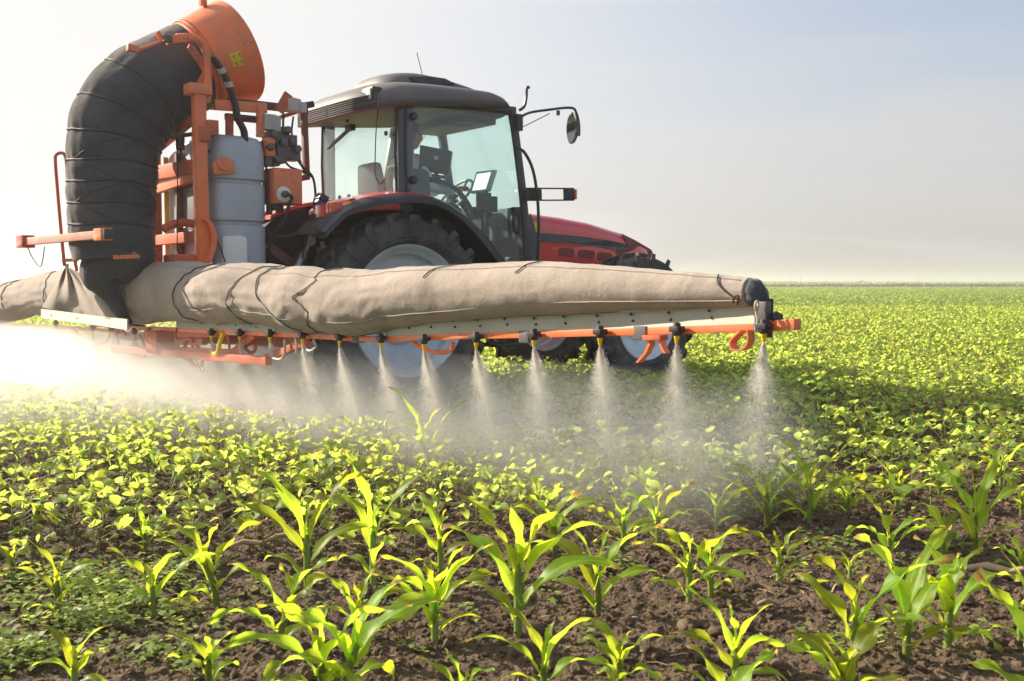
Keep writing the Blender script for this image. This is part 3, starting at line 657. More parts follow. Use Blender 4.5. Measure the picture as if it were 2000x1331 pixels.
# ---- hood
tab = [(1.44, 1.685, .35), (1.7, 1.685, .355), (2.1, 1.66, .35), (2.5, 1.62, .34), (2.8, 1.565, .325), (3.05, 1.525, .30), (3.25, 1.475, .265), (3.38, 1.43, .23), (3.45, 1.375, .19), (3.475, 1.29, .15)]
def hood_sec(x, zt, hw, zb=.98):
    r_ = .09; q = [V(x, -hw * .98, zb), V(x, -hw * 1.02, (zb + zt) / 2), V(x, -hw, zt - .14)]
    for k in range(5): a = math.pi - k * math.pi / 8; q.append(V(x, -hw + .13 + .13 * math.cos(a), zt - .12 + .095 * math.sin(a)))
    q.append(V(x, 0, zt))
    for k in range(4, -1, -1): a = k * math.pi / 8; q.append(V(x, hw - .13 + .13 * math.cos(a), zt - .12 + .095 * math.sin(a)))
    q += [V(x, hw, zt - .14), V(x, hw * 1.02, (zb + zt) / 2), V(x, hw * .98, zb)]
    return q
def hood_at(x):
    for i in range(len(tab) - 1):
        if tab[i][0] <= x <= tab[i + 1][0]:
            t = (x - tab[i][0]) / (tab[i + 1][0] - tab[i][0]); return [tab[i][j] + t * (tab[i + 1][j] - tab[i][j]) for j in range(3)]
    return tab[-1]
m = MB(); xs = [1.44 + (3.475 - 1.44) * k / 40 for k in range(41)]
m.loft([hood_sec(*hood_at(x)) for x in xs]); hood = m.build('hood', M['red'], tractor, ang=50)
def on_hood(x, y, off=.006):
    p = LP(x, y, .34)
    for _ in range(3): p = LP(x, y, hood_at(min(max(p.x, 1.45), 3.47))[2] * 1.01 + off)
    return p
def side_patch(px, name, m_, off, parent, mirror=True, th=.012):
    for sg in ((1, -1) if mirror else (1,)):
        mm = MB()
        pts = [on_hood(x, y, off) for x, y in px]; pts = [Vector((p.x, p.y * sg, p.z)) for p in pts]
        n = len(pts); b = [p + Vector((0, sg * th, 0)) for p in pts]
        mm.add(pts + b, [tuple(range(n))] + [(i, (i + 1) % n, n + (i + 1) % n, n + i) for i in range(n)])
        mm.build(name, m_, parent, smooth=False)
side_patch([(1036, 470), (1080, 472), (1130, 477), (1180, 484), (1204, 490), (1209, 520), (1036, 520)], 'lower_side_panel', M['red_low'], .004, hood)
side_patch([(1215, 457), (1245, 472), (1272, 488), (1279, 502), (1274, 514), (1204, 500), (1204, 486), (1230, 489)], 'headlamp_surround', M['red_dk'], .005, hood)
side_patch([(1048, 455), (1090, 458), (1140, 463), (1190, 470), (1222, 477), (1231, 484), (1226, 490), (1180, 484), (1120, 476), (1048, 471)], 'hood_stripe', M['pillar'], .014, hood)
for (a, b, c, d) in ((1092, 1122, 484, 502), (1131, 1162, 488, 505), (1168, 1196, 493, 509)):
    side_patch([(a + 3, c), (b - 3, c + 2), (b, c + 6), (b, d - 2), (b - 4, d + 1), (a + 3, d - 1), (a, d - 5), (a, c + 4)], 'side_vent', M['red_dk'], .009, hood)
side_patch([(1041, 434), (1052, 435), (1053, 452), (1044, 452)], 'sticker', M['sticker'], .008, hood, mirror=False)
side_patch([(1037, 418), (1044, 440), (1050, 470), (1050, 520), (1032, 520), (1030, 425)], 'rear_hood_gasket', M['pillar'], .012, hood)

# ---- cab-side fittings
m = MB(); m.tube(spline([LP(1010, 290, .76), LP(1024, 298, .84), LP(1040, 330, .86), LP(1049, 380, .86), LP(1052, 440, .86), LP(1050, 516, .84)], 8), .014, 10); m.build('grab_rail', M['black'], tractor)
m = MB(); a, b = LP(1026, 380, .80), LP(1120, 380, .86)
m.bar(a, a + (b - a) * .32, .03, .115); m.bar(a + Vector((.0, 0, .052)), b + Vector((0, 0, .052)), .028, .012); m.bar(a - Vector((0, 0, .052)), b - Vector((0, 0, .052)), .028, .012); m.bar(a + (b - a) * .80, b, .03, .115)
sb = m.build('front_light_bracket', M['black'], tractor, bevel=.003)
m = MB(); m.box(b + Vector((.012, 0, .0)), (.02, .05, .09)); m.build('reflector', M['amber'], sb, bevel=.004)
m = MB(); m.tube(spline([LP(1008, 238, .78), LP(1030, 222, .82), LP(1070, 215, .95), LP(1115, 211, 1.08), LP(1126, 222, 1.1), LP(1131, 245, 1.1), LP(1131, 266, 1.1)], 8), .011, 8); m.tube([LP(1022, 248, .8), LP(1074, 222, .95)], .004, 6)
m.box(LP(1012, 240, .78), (.06, .06, .14)); m.tube(spline([LP(1014, 216, .8), LP(1024, 208, .82), LP(1028, 190, .82), LP(1029, 172, .82), LP(1034, 172, .84)], 6), .013, 8); m.lathe([(.001, -.02), (.016, -.02), (.016, .02), (.001, .02)], LP(1090, 221, 1.0), (0, 0, 1), 10)
ma = m.build('mirror_arm', M['black'], tractor)
mc = LP(1118, 251, 1.1)
m = MB(); m.lathe([(.001, -.035), (.05, -.028), (.066, -.01), (.07, .008), (.064, .012), (.001, .012)], (0, 0, 0), (-1, 0, 0), 28)
m.v = [tuple(mc + Matrix.Rotation(R(-10), 3, 'Z') @ Vector((v[0], v[1] * 1.25, v[2] * 1.95))) for v in m.v]
mr_ = m.build('mirror', M['black'], ma)
m = MB(); m.lathe([(.001, .014), (.062, .014), (.062, .010), (.001, .010)], (0, 0, 0), (-1, 0, 0), 28)
m.v = [tuple(mc + Matrix.Rotation(R(-10), 3, 'Z') @ Vector((v[0], v[1] * 1.25, v[2] * 1.95))) for v in m.v]
m.build('mirror_glass', M['mirror'], mr_)

# ---- inside the cab
m = MB(); m.box(V(.38, .05, 1.56), (.50, .48, .12)); m.box(V(.17, .05, 1.80), (.12, .42, .46), rot=Matrix.Rotation(-.12, 3, 'Y'), taper=.72); m.box(V(.38, .05, 1.40), (.35, .35, .25)); m.build('driver_seat', M['seat'], cab, bevel=.055)
m = MB(); m.box(V(1.40, .12, 1.39), (.03, 1.05, .58)); m.build('firewall', M['roofg'], cab, bevel=.01)
m = MB(); m.loft([[V(1.22, .22, z), V(1.34, .22, z), V(1.34, -.12, z), V(1.20, -.12, z)] for z in (1.15, 1.5, 1.70)]); m.tube(spline([V(1.28, .05, 1.55), V(1.15, .05, 1.72), V(1.03, .05, 1.78)], 5), .04, 10); m.box(V(1.10, .42, 1.72), (.10, .10, .16)); m.tube([V(1.15, .4, 1.3), V(1.14, .4, 1.7)], .02); m.build('dashboard', M['seat'], cab, bevel=.02)
sw = V(1.04, .08, 1.80); ax = Vector((-.75, 0, .66)).normalized(); e1 = Vector((0, 1, 0)); e2 = ax.cross(e1)
m = MB(); m.tube([sw + (e1 * math.cos(a) + e2 * math.sin(a)) * .19 for a in [2 * math.pi * i / 40 for i in range(40)]], .013, 8, closed=True)
for k in range(3): a = 2 * math.pi * k / 3 + .5; m.tube([sw - ax * .03, sw + (e1 * math.cos(a) + e2 * math.sin(a)) * .185], .011, 6)
m.lathe([(.001, .02), (.045, .015), (.05, -.03)], sw - ax * .03, ax, 16); m.build('steering_wheel', M['grey'], cab)
# pale framed terminal
pc = [LP(x, y, .36) for x, y in ((931, 338), (962, 334), (950, 372), (920, 376))]
m = MB(); cpt = sum(pc, Vector()) / 4
m.prism([cpt + (p - cpt) * 1.12 for p in pc], V(.06, -.02, .0)); mon = m.build('terminal', M['grey'], cab, bevel=.006)
m = MB(); m.prism([cpt + (p - cpt) * .84 + Vector((-.006, -.004, 0)) for p in pc], V(.002, 0, 0)); m.build('screen', M['screen'], mon, smooth=False)
m = MB(); m.tube([cpt + Vector((.05, 0, -.08)), cpt + Vector((.10, 0, -.24)), V(1.25, .3, 1.6)], .016, 8); m.box(cpt + Vector((.10, 0, -.20)), (.09, .09, .14)); m.build('bracket', M['seat'], mon)
pc = [LP(x, y, .30) for x, y in ((820, 283), (882, 295), (876, 341), (818, 334))]
m = MB(); m.prism(pc, V(.05, -.05, 0)); m2_ = m.build('monitor', M['black'], cab, bevel=.008)
m = MB(); cpt = sum(pc, Vector()) / 4 + Vector((.01, -.006, .02)); m.box(cpt, (.045, .004, .03)); m.build('label_plate', M['grey'], m2_)
m = MB(); m.tube([LP(850, 335, .28), LP(858, 352, .28), LP(862, 372, .28)], .016, 8); m.bar(LP(815, 338, .27), LP(868, 347, .27), .03, .025); m.tube(spline([LP(800, 350, .35), LP(850, 352, .35), LP(890, 370, .36), LP(915, 400, .38), LP(925, 430, .4)], 6), .022, 8); m.build('armrest', M['seat'], cab)
m = MB()
for k in range(4):
    c = LP(888 + 9 * k, 224 + k, .35); m.box(c, (.035, .02, .02), rz=.3)
m.box(V(.9, .2, 2.41), (.25, .3, .05)); m.build('overhead_console', M['dkgrey'], cab, bevel=.008)
m = MB(); m.box(V(1.31, .30, 1.50), (.10, .16, .24)); m.tube([V(1.2, .45, 1.2), V(1.17, .47, 1.55)], .012); m.lathe([(.001, .03), (.025, .01), (.02, -.03)], V(1.17, .47, 1.57), (0, 0, 1), 12); m.build('lever', M['dkgrey'], cab, bevel=.01)

# =================================================================== DRIVER
drv = empty('person', M_LOC @ V(.47, .05, 1.60), AL)
tag(drv, 'driver in a pale blue shirt and glasses sitting at the wheel inside the tractor cab', 'person')
me = bpy.data.meshes.new('body')
# joints in metres relative to the seat, x forward, y left
J = [((0, 0, .05), .13), ((.0, 0, .22), .135), ((.03, 0, .40), .15), ((.05, 0, .50), .085), ((.07, 0, .56), .055), ((.09, 0, .61), .05),
     ((.05, .17, .46), .062), ((.14, .25, .24), .045), ((.40, .17, .22), .034), ((.50, .14, .24), .026), ((.55, .13, .25), .022),
     ((.05, -.17, .46), .062), ((.14, -.25, .24), .045), ((.40, -.17, .22), .034), ((.50, -.14, .24), .026), ((.55, -.13, .25), .022),
     ((.05, .10, .03), .095), ((.48, .14, .06), .07), ((.55, .14, -.36), .045), ((.68, .14, -.42), .035),
     ((.05, -.10, .03), .095), ((.48, -.14, .06), .07), ((.55, -.14, -.36), .045), ((.68, -.14, -.42), .035)]
E_ = [(0, 1), (1, 2), (2, 3), (3, 4), (4, 5), (2, 6), (6, 7), (7, 8), (8, 9), (9, 10), (2, 11), (11, 12), (12, 13), (13, 14), (14, 15), (0, 16), (16, 17), (17, 18), (18, 19), (0, 20), (20, 21), (21, 22), (22, 23)]
for s, wv_ in ((1, 10), (-1, 15)):
    bx, by, bz = J[wv_][0]
    for k in range(5):
        ln = (.05, .075, .08, .075, .06)[k]; yy = by + s * (.028 - .015 * k) if k else by - s * .035
        i0 = len(J); J.append(((bx + .02, yy, bz + .012), .0105)); J.append(((bx + .02 + ln * .6, yy, bz + .015), .0095)); J.append(((bx + .03 + ln * .75, yy, bz - .02), .0085))
        E_ += [(wv_, i0), (i0, i0 + 1), (i0 + 1, i0 + 2)]
me.from_pydata([j[0] for j in J], E_, []); me.update()
bo = obj('body', me, drv); md = bo.modifiers.new('skin', 'SKIN'); ss = bo.modifiers.new('sub', 'SUBSURF'); ss.levels = 2; ss.render_levels = 2
for i, j in enumerate(J): me.skin_vertices[0].data[i].radius = (j[1], j[1])
me.skin_vertices[0].data[0].use_root = True
dg = bpy.context.evaluated_depsgraph_get(); ev = bo.evaluated_get(dg); sk = bpy.data.meshes.new_from_object(ev)
bpy.data.objects.remove(bo)
# head: ellipsoid with brow, nose, chin and ears, merged into the body mesh
bm = bmesh.new(); bm.from_mesh(sk)
HC = Vector((.115, 0, .70))
r0 = bmesh.ops.create_uvsphere(bm, u_segments=32, v_segments=24, radius=1)
for v in r0['verts']:
    x, y, z = v.co; sx = .098; sy = .076; sz = .122
    if z < 0: sx *= 1 - .18 * (-z); sy *= 1 - .28 * (-z)
    nx = x * sx; ny = y * sy; nz_ = z * sz
    if x > 0:
        nx += .022 * math.exp(-((y / .14) ** 2 + ((z + .18) / .20) ** 2))
        nx -= .010 * math.exp(-(((abs(y) - .38) / .18) ** 2 + ((z - .05) / .13) ** 2))
        nx += .006 * math.exp(-(((z - .26) / .1) ** 2)) + .010 * math.exp(-((z + .82) / .16) ** 2 - (y / .4) ** 2)
        nx += .005 * math.exp(-((y / .28) ** 2 + ((z + .52) / .05) ** 2)) - .004 * math.exp(-((y / .3) ** 2 + ((z + .57) / .025) ** 2))
    v.co = HC + Vector((nx, ny, nz_))
for s in (1, -1):
    r1 = bmesh.ops.create_uvsphere(bm, u_segments=12, v_segments=8, radius=1)
    for v in r1['verts']: v.co = HC + Vector((-.005 + v.co.x * .018, s * (.076 + v.co.y * .010), -.005 + v.co.z * .032))
bm.to_mesh(sk); bm.free(); sk.materials.clear(); sk.materials.append(M['skin']); sk.polygons.foreach_set('use_smooth', [True] * len(sk.polygons))
bo = obj('body', sk, drv)
# shirt, trousers: shells over the body
def shell(name, mt, keep, off, parent):
    bm = bmesh.new(); bm.from_mesh(sk); bm.normal_update()
    bmesh.ops.delete(bm, geom=[v for v in bm.verts if not keep(v.co)], context='VERTS')
    for v in bm.verts: v.co += v.normal * off
    mm = bpy.data.meshes.new(name); bm.to_mesh(mm); bm.free(); mm.materials.clear(); mm.materials.append(mt); return obj(name, mm, parent)
shell('shirt', M['shirt'], lambda c: c.z > .10 and c.z < .545 and c.x < .47, .010, drv)
shell('trousers', M['trouser'], lambda c: c.z <= .14 and c.x < .62 and not (c.x > .3 and c.z > .2), .009, drv)
bm = bmesh.new(); r0 = bmesh.ops.create_uvsphere(bm, u_segments=28, v_segments=20, radius=1)
bmesh.ops.delete(bm, geom=[v for v in r0['verts'] if (v.co.x > .25 and v.co.z < .55) or v.co.z < -.45 or (v.co.x > -.05 and v.co.z < .05)], context='VERTS')
for v in bm.verts: v.co = HC + Vector((v.co.x * .106 - .004, v.co.y * .083, v.co.z * .130 + .002))
mm = bpy.data.meshes.new('hair'); bm.to_mesh(mm); bm.free(); mm.materials.append(M['hair']); obj('hair', mm, drv)
m = MB()
for s in (1, -1):
    c = HC + Vector((.096, s * .033, .008)); m.tube([c + Vector((0, math.cos(a) * .024, math.sin(a) * .018)) for a in [2 * math.pi * i / 16 for i in range(16)]], .0025, 5, closed=True)
    m.tube([c + Vector((0, s * .024, .004)), HC + Vector((.0, s * .082, .010))], .0025, 5)
m.tube([HC + Vector((.1, .010, .010)), HC + Vector((.1, -.010, .010))], .0025, 5); m.build('glasses', M['black'], drv)
for s in (1, -1):
    m = MB(); m.lathe([(.001, .012), (.008, .009), (.011, 0)], HC + Vector((.078, s * .030, .006)), (1, 0, 0), 12); m.build('eye', M['white'], drv)

# =================================================================== SPRAYER
sprayer = empty('boom_sprayer', ORG - U * 1.25, AL)
tag(sprayer, 'orange rear-mounted crop sprayer with dark air trunk, grey tank and long tan sleeve boom', 'sprayer')
SPO = Vector((-1.25, 0, 0))
class SB(MB):                                             # builder taking tractor coords, parented to the sprayer
    def build(s, name, m, parent=None, **k):
        s.v = [(v[0] + 1.25, v[1], v[2]) for v in s.v]
        return MB.build(s, name, m, parent or sprayer, **k)
BS = .40
def kx(x): x = x - 1000; return (x + 473) / (84 + .0471 * x)
THB = math.atan(1783 / F_PX); BZ0 = BS * math.cos(THB) / .0471
def BY(x): return BZ0 * (1 - .0471 * kx(x))               # distance of the boom along +Y where pixel column x crosses it
def BP(x, y, dn=0.0):                                     # point on the boom line (dn metres nearer, square to the boom)
    p = at(x, y, BY(x))
    if dn: 
        BD_ = Vector((math.sin(THB), -math.cos(THB), 0)); nn = Vector((-BD_.y, BD_.x, 0)) * -1
        d = ray(x, y); o = p + nn * dn; c = Vector((0, 0, CAM_H)); t = (o - c).dot(nn) / d.dot(nn); p = c + d * t
    return WL(p)
BD = (WL(BP(1400, 600)) * 0 + (M_INV.to_3x3() @ Vector((math.sin(THB), -math.cos(THB), 0)))).normalized()
BN = M_INV.to_3x3() @ Vector((-math.cos(THB), -math.sin(THB), 0))   # square to the boom, towards the camera side
BUP = Vector((0, 0, 1))

# ---- air bag (sleeve)
bag_tab = [(-60, 570, 640), (0, 556, 632), (40, 549, 622), (70, 541, 616), (100, 533, 612), (130, 527, 617), (160, 537, 628), (200, 545, 638), (232, 536, 640), (262, 526, 636), (300, 514, 628), (350, 512, 627), (400, 515, 629), (430, 516, 631),
           (455, 516, 627), (500, 516, 632), (535, 521, 634), (560, 522, 642), (600, 523, 648), (640, 529, 648), (670, 528, 650), (700, 529, 653), (740, 527, 651), (790, 525, 636), (850, 522, 630),
           (900, 520, 627), (960, 517, 622), (1010, 513, 619), (1050, 511, 616), (1090, 512, 614), (1150, 517, 611), (1200, 521, 608), (1260, 526, 606), (1320, 531, 603), (1400, 537, 600), (1440, 541, 598), (1466, 544, 598)]
def itab(tab_, x, j):
    for i in range(len(tab_) - 1):
        if tab_[i][0] <= x <= tab_[i + 1][0]:
            t = (x - tab_[i][0]) / (tab_[i + 1][0] - tab_[i][0]); t = t * t * (3 - 2 * t); return tab_[i][j] * (1 - t) + tab_[i + 1][j] * t
    return tab_[-1][j] if x > tab_[-1][0] else tab_[0][j]
def bag_axis(x):
    t, b = itab(bag_tab, x, 1), itab(bag_tab, x, 2)
    c = BP(x, (t + b) / 2); r_ = (b - t) / 2 * BY(x) / F_PX
    return c, r_
ties = [412, 505, 560, 640, 262, 130, 60, 745]
def bag_pt(x, th, off=0.0, wr=1.0):
    c, r_ = bag_axis(x)
    w1 = 0.0
    for tx in ties:
        d = (x - tx) / (16 if tx != 745 else 26); 
        w1 += -.045 * math.exp(-d * d) + .020 * math.exp(-((abs(d) - 1.8) / 1.2) ** 2)
    c3 = c * 1.0
    nz = mn.noise(Vector((c3.x * 2.2, c3.y * 2.2, th * 1.1))) * .05 + mn.noise(Vector((c3.x * 9 + th * 2, c3.y * 9, th * 2.6))) * .014
    # cloth drawn lengthways into the ties
    near = max(math.exp(-((x - tx) / 60) ** 2) for tx in ties)
    nz += near * .022 * math.sin(th * 13 + mn.noise(Vector((x * .03, th, 1))) * 5) + near * .012 * mn.noise(Vector((c3.x * 22, c3.y * 22, th * 5)))
    rr = r_ * (1.03 + (w1 + nz) * wr) + off
    ey = math.cos(th); ez = math.sin(th)
    sq = 1.0
    return c + BN * (rr * .95 * ey) + BUP * (rr * ez * sq)
m = SB(); NB = 420; NT = 64; secs = []
for i in range(NB):
    x = -60 + (1466 + 60) * (i / (NB - 1)) ** 1.0
    secs.append([bag_pt(x, 2 * math.pi * k / NT) for k in range(NT)])
m.loft(secs); bag = m.build('air_sleeve', M['bag'], ang=180)
# cinched dark end
m = SB(); secs = []
for i, (x, f) in enumerate(((1462, 1.01), (1470, 1.05), (1480, 1.04), (1488, .96), (1494, .82), (1498, .6), (1500, .3), (1500, .05))):
    c, r_ = bag_axis(1466); c = c + BD * (i * .010 + .01); c = c - BUP * .004 * i
    secs.append([c + BN * (r_ * f * (1 + .06 * math.sin(7 * a + i * .6) + .04 * math.sin(13 * a)) * .92 * math.cos(a)) + BUP * (r_ * f * (1 + .06 * math.sin(7 * a + i * .6)) * math.sin(a)) for a in [2 * math.pi * k / 48 for k in range(48)]])
m.loft(secs); m.build('end_cuff', M['trunk'], bag, ang=180)
# cords round the sleeve
def cord(pts, name='cord', r_=.0036, m_='rope'):
    mm = SB(); q = []
    for x, y in spline([(a, b, 0) for a, b in pts], 8) and [(p.x, p.y) for p in spline([(a, b, 0) for a, b in pts], 8)]:
        t, b = itab(bag_tab, x, 1), itab(bag_tab, x, 2); s = max(-.985, min(.985, ((t + b) / 2 - y) / ((b - t) / 2)))
        q.append(bag_pt(x, math.asin(s), .006))
    mm.tube(q, r_, 7); mm.build(name, M[m_], bag)
cord([(432, 517), (414, 524), (400, 548), (392, 582), (396, 612), (404, 626)])
cord([(462, 521), (438, 532), (412, 552), (414, 575), (428, 598), (446, 606)])
cord([(560, 522), (535, 530), (508, 555), (494, 588), (493, 608), (500, 632)])
cord([(572, 524), (552, 530), (547, 550), (556, 582), (580, 610), (600, 630), (612, 642)])
cord([(682, 530), (655, 533), (650, 545), (660, 552), (642, 566), (625, 580), (640, 598), (648, 610), (636, 632), (630, 650)], r_=.0035)
cord([(905, 522), (875, 528), (866, 536), (862, 545)], r_=.003); cord([(1068, 513), (1052, 520), (1046, 530), (1040, 536)], r_=.003)
cord([(1412, 541), (1420, 556), (1436, 570), (1448, 578)], r_=.003); cord([(1445, 590), (1452, 578), (1460, 578), (1452, 592)], r_=.003)
cord([(8, 557), (14, 575), (8, 598), (22, 570), (50, 545)], r_=.004); cord([(50, 547), (42, 570), (42, 600)], r_=.004)
cord([(124, 530), (133, 560), (130, 590), (145, 612)], r_=.004)
m = SB(); m.tube([bag_pt(300 + 1155 * i / 150, .95 + .05 * math.sin(i * .11), .001) for i in range(151)], .0032, 6); m.build('seam', M['bag'], bag)
m = SB(); m.tube([bag_pt(330 + 1125 * i / 150, -.62 + .05 * math.sin(i * .07), .001) for i in range(151)], .0032, 6); m.build('seam', M['bag'], bag)
# wide dark strap where the trunk feeds the sleeve
m = SB(); secs = []
for k in range(28):
    th = math.pi / 2 - (k / 27) * math.pi * 1.0; xx = 274 - 20 * math.sin(math.pi * k / 27) + 6 * math.sin(k * .8)
    secs.append([bag_pt(xx - 8, th, .012), bag_pt(xx + 7, th, .016), bag_pt(xx + 7, th, .004), bag_pt(xx - 8, th, .002)])
m.loft(secs); m.build('strap', M['trunk'], bag)

# ---- deflector strips under the sleeve
def strip(px, holes, d0=0.0):
    m = SB(); top = [BP(a, b, d0) for a, b, c in px]; bot = [BP(a, c, d0 + .02) for a, b, c in px]
    n = len(top); bk = -BN * .012
    vs = top + bot + [p + bk for p in top] + [p + bk for p in bot]; fs = []
    for i in range(n - 1): fs += [(i, i + 1, n + i + 1, n + i), (2 * n + i, 3 * n + i, 3 * n + i + 1, 2 * n + i + 1), (n + i, n + i + 1, 3 * n + i + 1, 3 * n + i), (i, 2 * n + i, 2 * n + i + 1, i + 1)]
    fs += [(0, n, 3 * n, 2 * n), (n - 1, 3 * n - 1, 4 * n - 1, 2 * n - 1)]
    m.add(vs, fs); o = m.build('deflector_strip', M['strip'], smooth=False)
    for x, y in holes:
        q = SB(); q.lathe([(.001, .004), (.005, .003), (.006, -.004)], BP(x, y, d0 + .014), BN, 8); q.build('bolt', M['iron'], o)
    return o
strip([(80, 604, 622), (130, 610, 628), (190, 618, 636), (248, 624, 645)], [(100, 616), (150, 622), (215, 634)], d0=.30)
strip([(344, 622, 642), (400, 624, 643), (480, 626, 647), (560, 632, 652), (630, 641, 657), (698, 651, 660)], [(392, 632), (425, 634), (460, 636), (500, 640), (540, 644), (575, 646), (618, 650)])
strip([(752, 632, 658), (850, 628, 657), (950, 622, 654), (1100, 616, 649), (1250, 608, 643), (1380, 601, 638), (1482, 596, 633)],
      [(795, 629 + 3), (798, 641), (837, 630), (841, 639), (884, 627), (888, 639), (932, 625), (937, 637), (985, 623), (990, 634), (1042, 622), (1046, 634), (1100, 619), (1104, 632), (1165, 617), (1169, 630), (1232, 614), (1236, 627), (1305, 611), (1310, 625), (1384, 607), (1389, 621)])

# ---- boom pipe
def pipe_seg(pts, hgt, name='boom_pipe', m_='orange', wd=.045, dn=.0):
    m = SB()
    for (a, b) in zip(pts, pts[1:]):
        pass
    secs = []
    for x, y in pts:
        p = BP(x, y, dn); secs.append([p + BN * wd / 2 + BUP * hgt / 2, p + BN * wd / 2 - BUP * hgt / 2, p - BN * wd / 2 - BUP * hgt / 2, p - BN * wd / 2 + BUP * hgt / 2])
    m.loft(secs); return m.build(name, M[m_], bevel=.004)
pipe_seg([(232, 640), (344, 644), (480, 650), (600, 656), (700, 662), (748, 664)], .030)
pipe_seg([(752, 663), (900, 657), (1100, 652), (1300, 646), (1486, 640)], .031)
pipe_seg([(1500, 637), (1558, 634)], .040, 'boom_tip')
pipe_seg([(0, 634), (110, 640), (232, 648)], .028, dn=-.02)
for x, y in ((1030, 662), (1257, 654), (700, 664)):
    m = SB(); m.box(BP(x, y - 4, .0), (.05, .07, .055)); m.build('clamp', M['dkgrey'], bevel=.004)
# ---- nozzles
noz = [(109, 632), (181, 640), (218, 643), (262, 648), (413, 650), (468, 651), (527, 652), (591, 654), (663, 658), (744, 662), (828, 664), (930, 660), (1043, 655), (1172, 650), (1322, 645), (1492, 640)]
nozzle_tips = []
for i, (x, y) in enumerate(noz):
    c = BP(x, y, .05)
    m = SB(); m.box(c + BUP * .004, (.045, .045, .022)); m.lathe([(.001, .03), (.014, .028), (.016, .004), (.020, .0), (.020, -.018), (.012, -.022), (.001, -.022)], c, (0, 0, 1), 14); m.tube([c, c + BD * .03 + BUP * .004], .009, 8)
    b_ = m.build('nozzle', M['black'], bevel=.003)
    m = SB(); m.lathe([(.001, -.020), (.011, -.020), (.011, -.032), (.008, -.037), (.007, -.052), (.001, -.054)], c, (0, 0, 1), 12); m.build('nozzle_tip', M['yellow'], b_)
    nozzle_tips.append(M_LOC @ (c - BUP * .058))
# ---- tip furniture
m = SB(); p = BP(1478, 598, .06); m.tube(spline([p, p + Vector((0, 0, -.03)), p + BD * .006 + Vector((0, 0, -.05)), p + BD * -.004 + Vector((0, 0, -.085))], 6), .0045, 6); m.tube([p + Vector((math.cos(a) * .010, 0, math.sin(a) * .018)) for a in [2 * math.pi * k / 14 for k in range(14)]], .004, 6, closed=True); m.build('chain', M['twine'])
m = SB(); c = BP(1490, 612, .02); m.box(c, (.035, .05, .085)); m.box(c + Vector((0, 0, -.05)), (.05, .05, .03)); m.build('end_bracket', M['dkgrey'], bevel=.004)
m = SB(); c = BP(1503, 600, .0); m.lathe([(.001, .03), (.014, .03), (.014, -.02), (.022, -.024), (.022, -.05), (.030, -.054), (.030, -.066), (.012, -.07), (.012, -.11), (.001, -.11)], c, (0, 0, 1), 16)
m.lathe([(.001, .035), (.018, .035), (.026, .018), (.012, .0), (.001, 0)], BP(1508, 622, .0), BD, 14); m.build('end_valve', M['black'])
m = SB(); loop = [BP(x, y, .03) for x, y in ((1452, 645), (1440, 655), (1431, 668), (1432, 680), (1442, 685), (1456, 683), (1465, 674), (1468, 660), (1466, 645))]
lp2 = spline(loop, 4); secs = [[p + BN * .022, p - BN * .022, p - BN * .022 + (sum(loop, Vector()) / 9 - p).normalized() * .006, p + BN * .022 + (sum(loop, Vector()) / 9 - p).normalized() * .006] for p in lp2]
m.loft(secs); m.build('skid_loop', M['orange'])
m = SB()
for q in (((1268, 658), (1270, 672), (1262, 690), (1246, 708)), ((1290, 658), (1292, 675), (1300, 690))):
    P_ = [BP(x, y, .02) for x, y in q]; secs = [[p + BN * .016 + BD * .0, p - BN * .016, p - BN * .016 + BD * .012, p + BN * .016 + BD * .012] for p in P_]; mm = SB(); mm.loft(secs); mm.build('bracket_fork', M['orange'])
m = SB(); m.bar(BP(1262, 660, .02), BP(1297, 660, .02), .05, .02); m.build('fork_plate', M['orange_d'], bevel=.002)
def ring(cx, cy, rx, rz_, fwn, name='hose_loop', mt='orange_d', rad=.014, fwof=0.0, a0=0, a1=360):
    m = SB(); c = BP(cx, cy, fwof); n = 30; q = []
    for k in range(n + 1):
        a = R(a0 + (a1 - a0) * k / n); q.append(c + BD * (math.cos(a) * rx) + BUP * (math.sin(a) * rz_) + BN * (.03 * math.sin(a * 1.0)))
    m.tube(q, rad, 8); return m.build(name, M[mt])
# hydraulic hoses and linkages under the centre frame
ring(845, 668, .16, .055, 0, rad=.012, mt='orange', a0=180, a1=360)
ring(178, 642, .42, .13, 0, rad=.012, a0=180, a1=360)
ring(378, 690, .12, .10, 0, rad=.014, a0=60, a1=400); ring(240, 664, .12, .09, 0, rad=.011, a0=30, a1=330); ring(270, 672, .11, .11, 0, rad=.010, a0=180, a1=400)
ring(300, 668, .14, .10, 0, rad=.011, a0=90, a1=330); ring(360, 672, .13, .12, 0, rad=.010, a0=120, a1=380); ring(482, 660, .10, .10, 0, rad=.012, a0=180, a1=340); ring(430, 665, .12, .11, 0, rad=.009, a0=150, a1=400)
ring(388, 700, .05, .10, 0, rad=.003, a0=150, a1=420, mt='rope')
m = SB(); m.bar(BP(222, 681, .05), BP(525, 706, .05), .05, .055); m.build('lower_rail', M['orange_d'], bevel=.006)
m = SB(); m.bar(BP(222, 655, -.35), BP(560, 668, -.35), .06, .07); m.build('cross_beam', M['orange_d'], bevel=.006)
for (a, b) in (((300, 650), (322, 690)), ((345, 668), (400, 668)), ((350, 655), (440, 652)), ((455, 690), (500, 655)), ((345, 684), (470, 690)), ((520, 700), (600, 668))):
    m = SB(); m.bar(BP(*a, .0), BP(*b, .0), .04, .045); m.build('linkage_arm', M['orange_d'], bevel=.005)
m = SB(); m.box(BP(318, 668, .02), (.20, .16, .17), rz=.2); m.build('gearbox', M['orange_d'], bevel=.02)
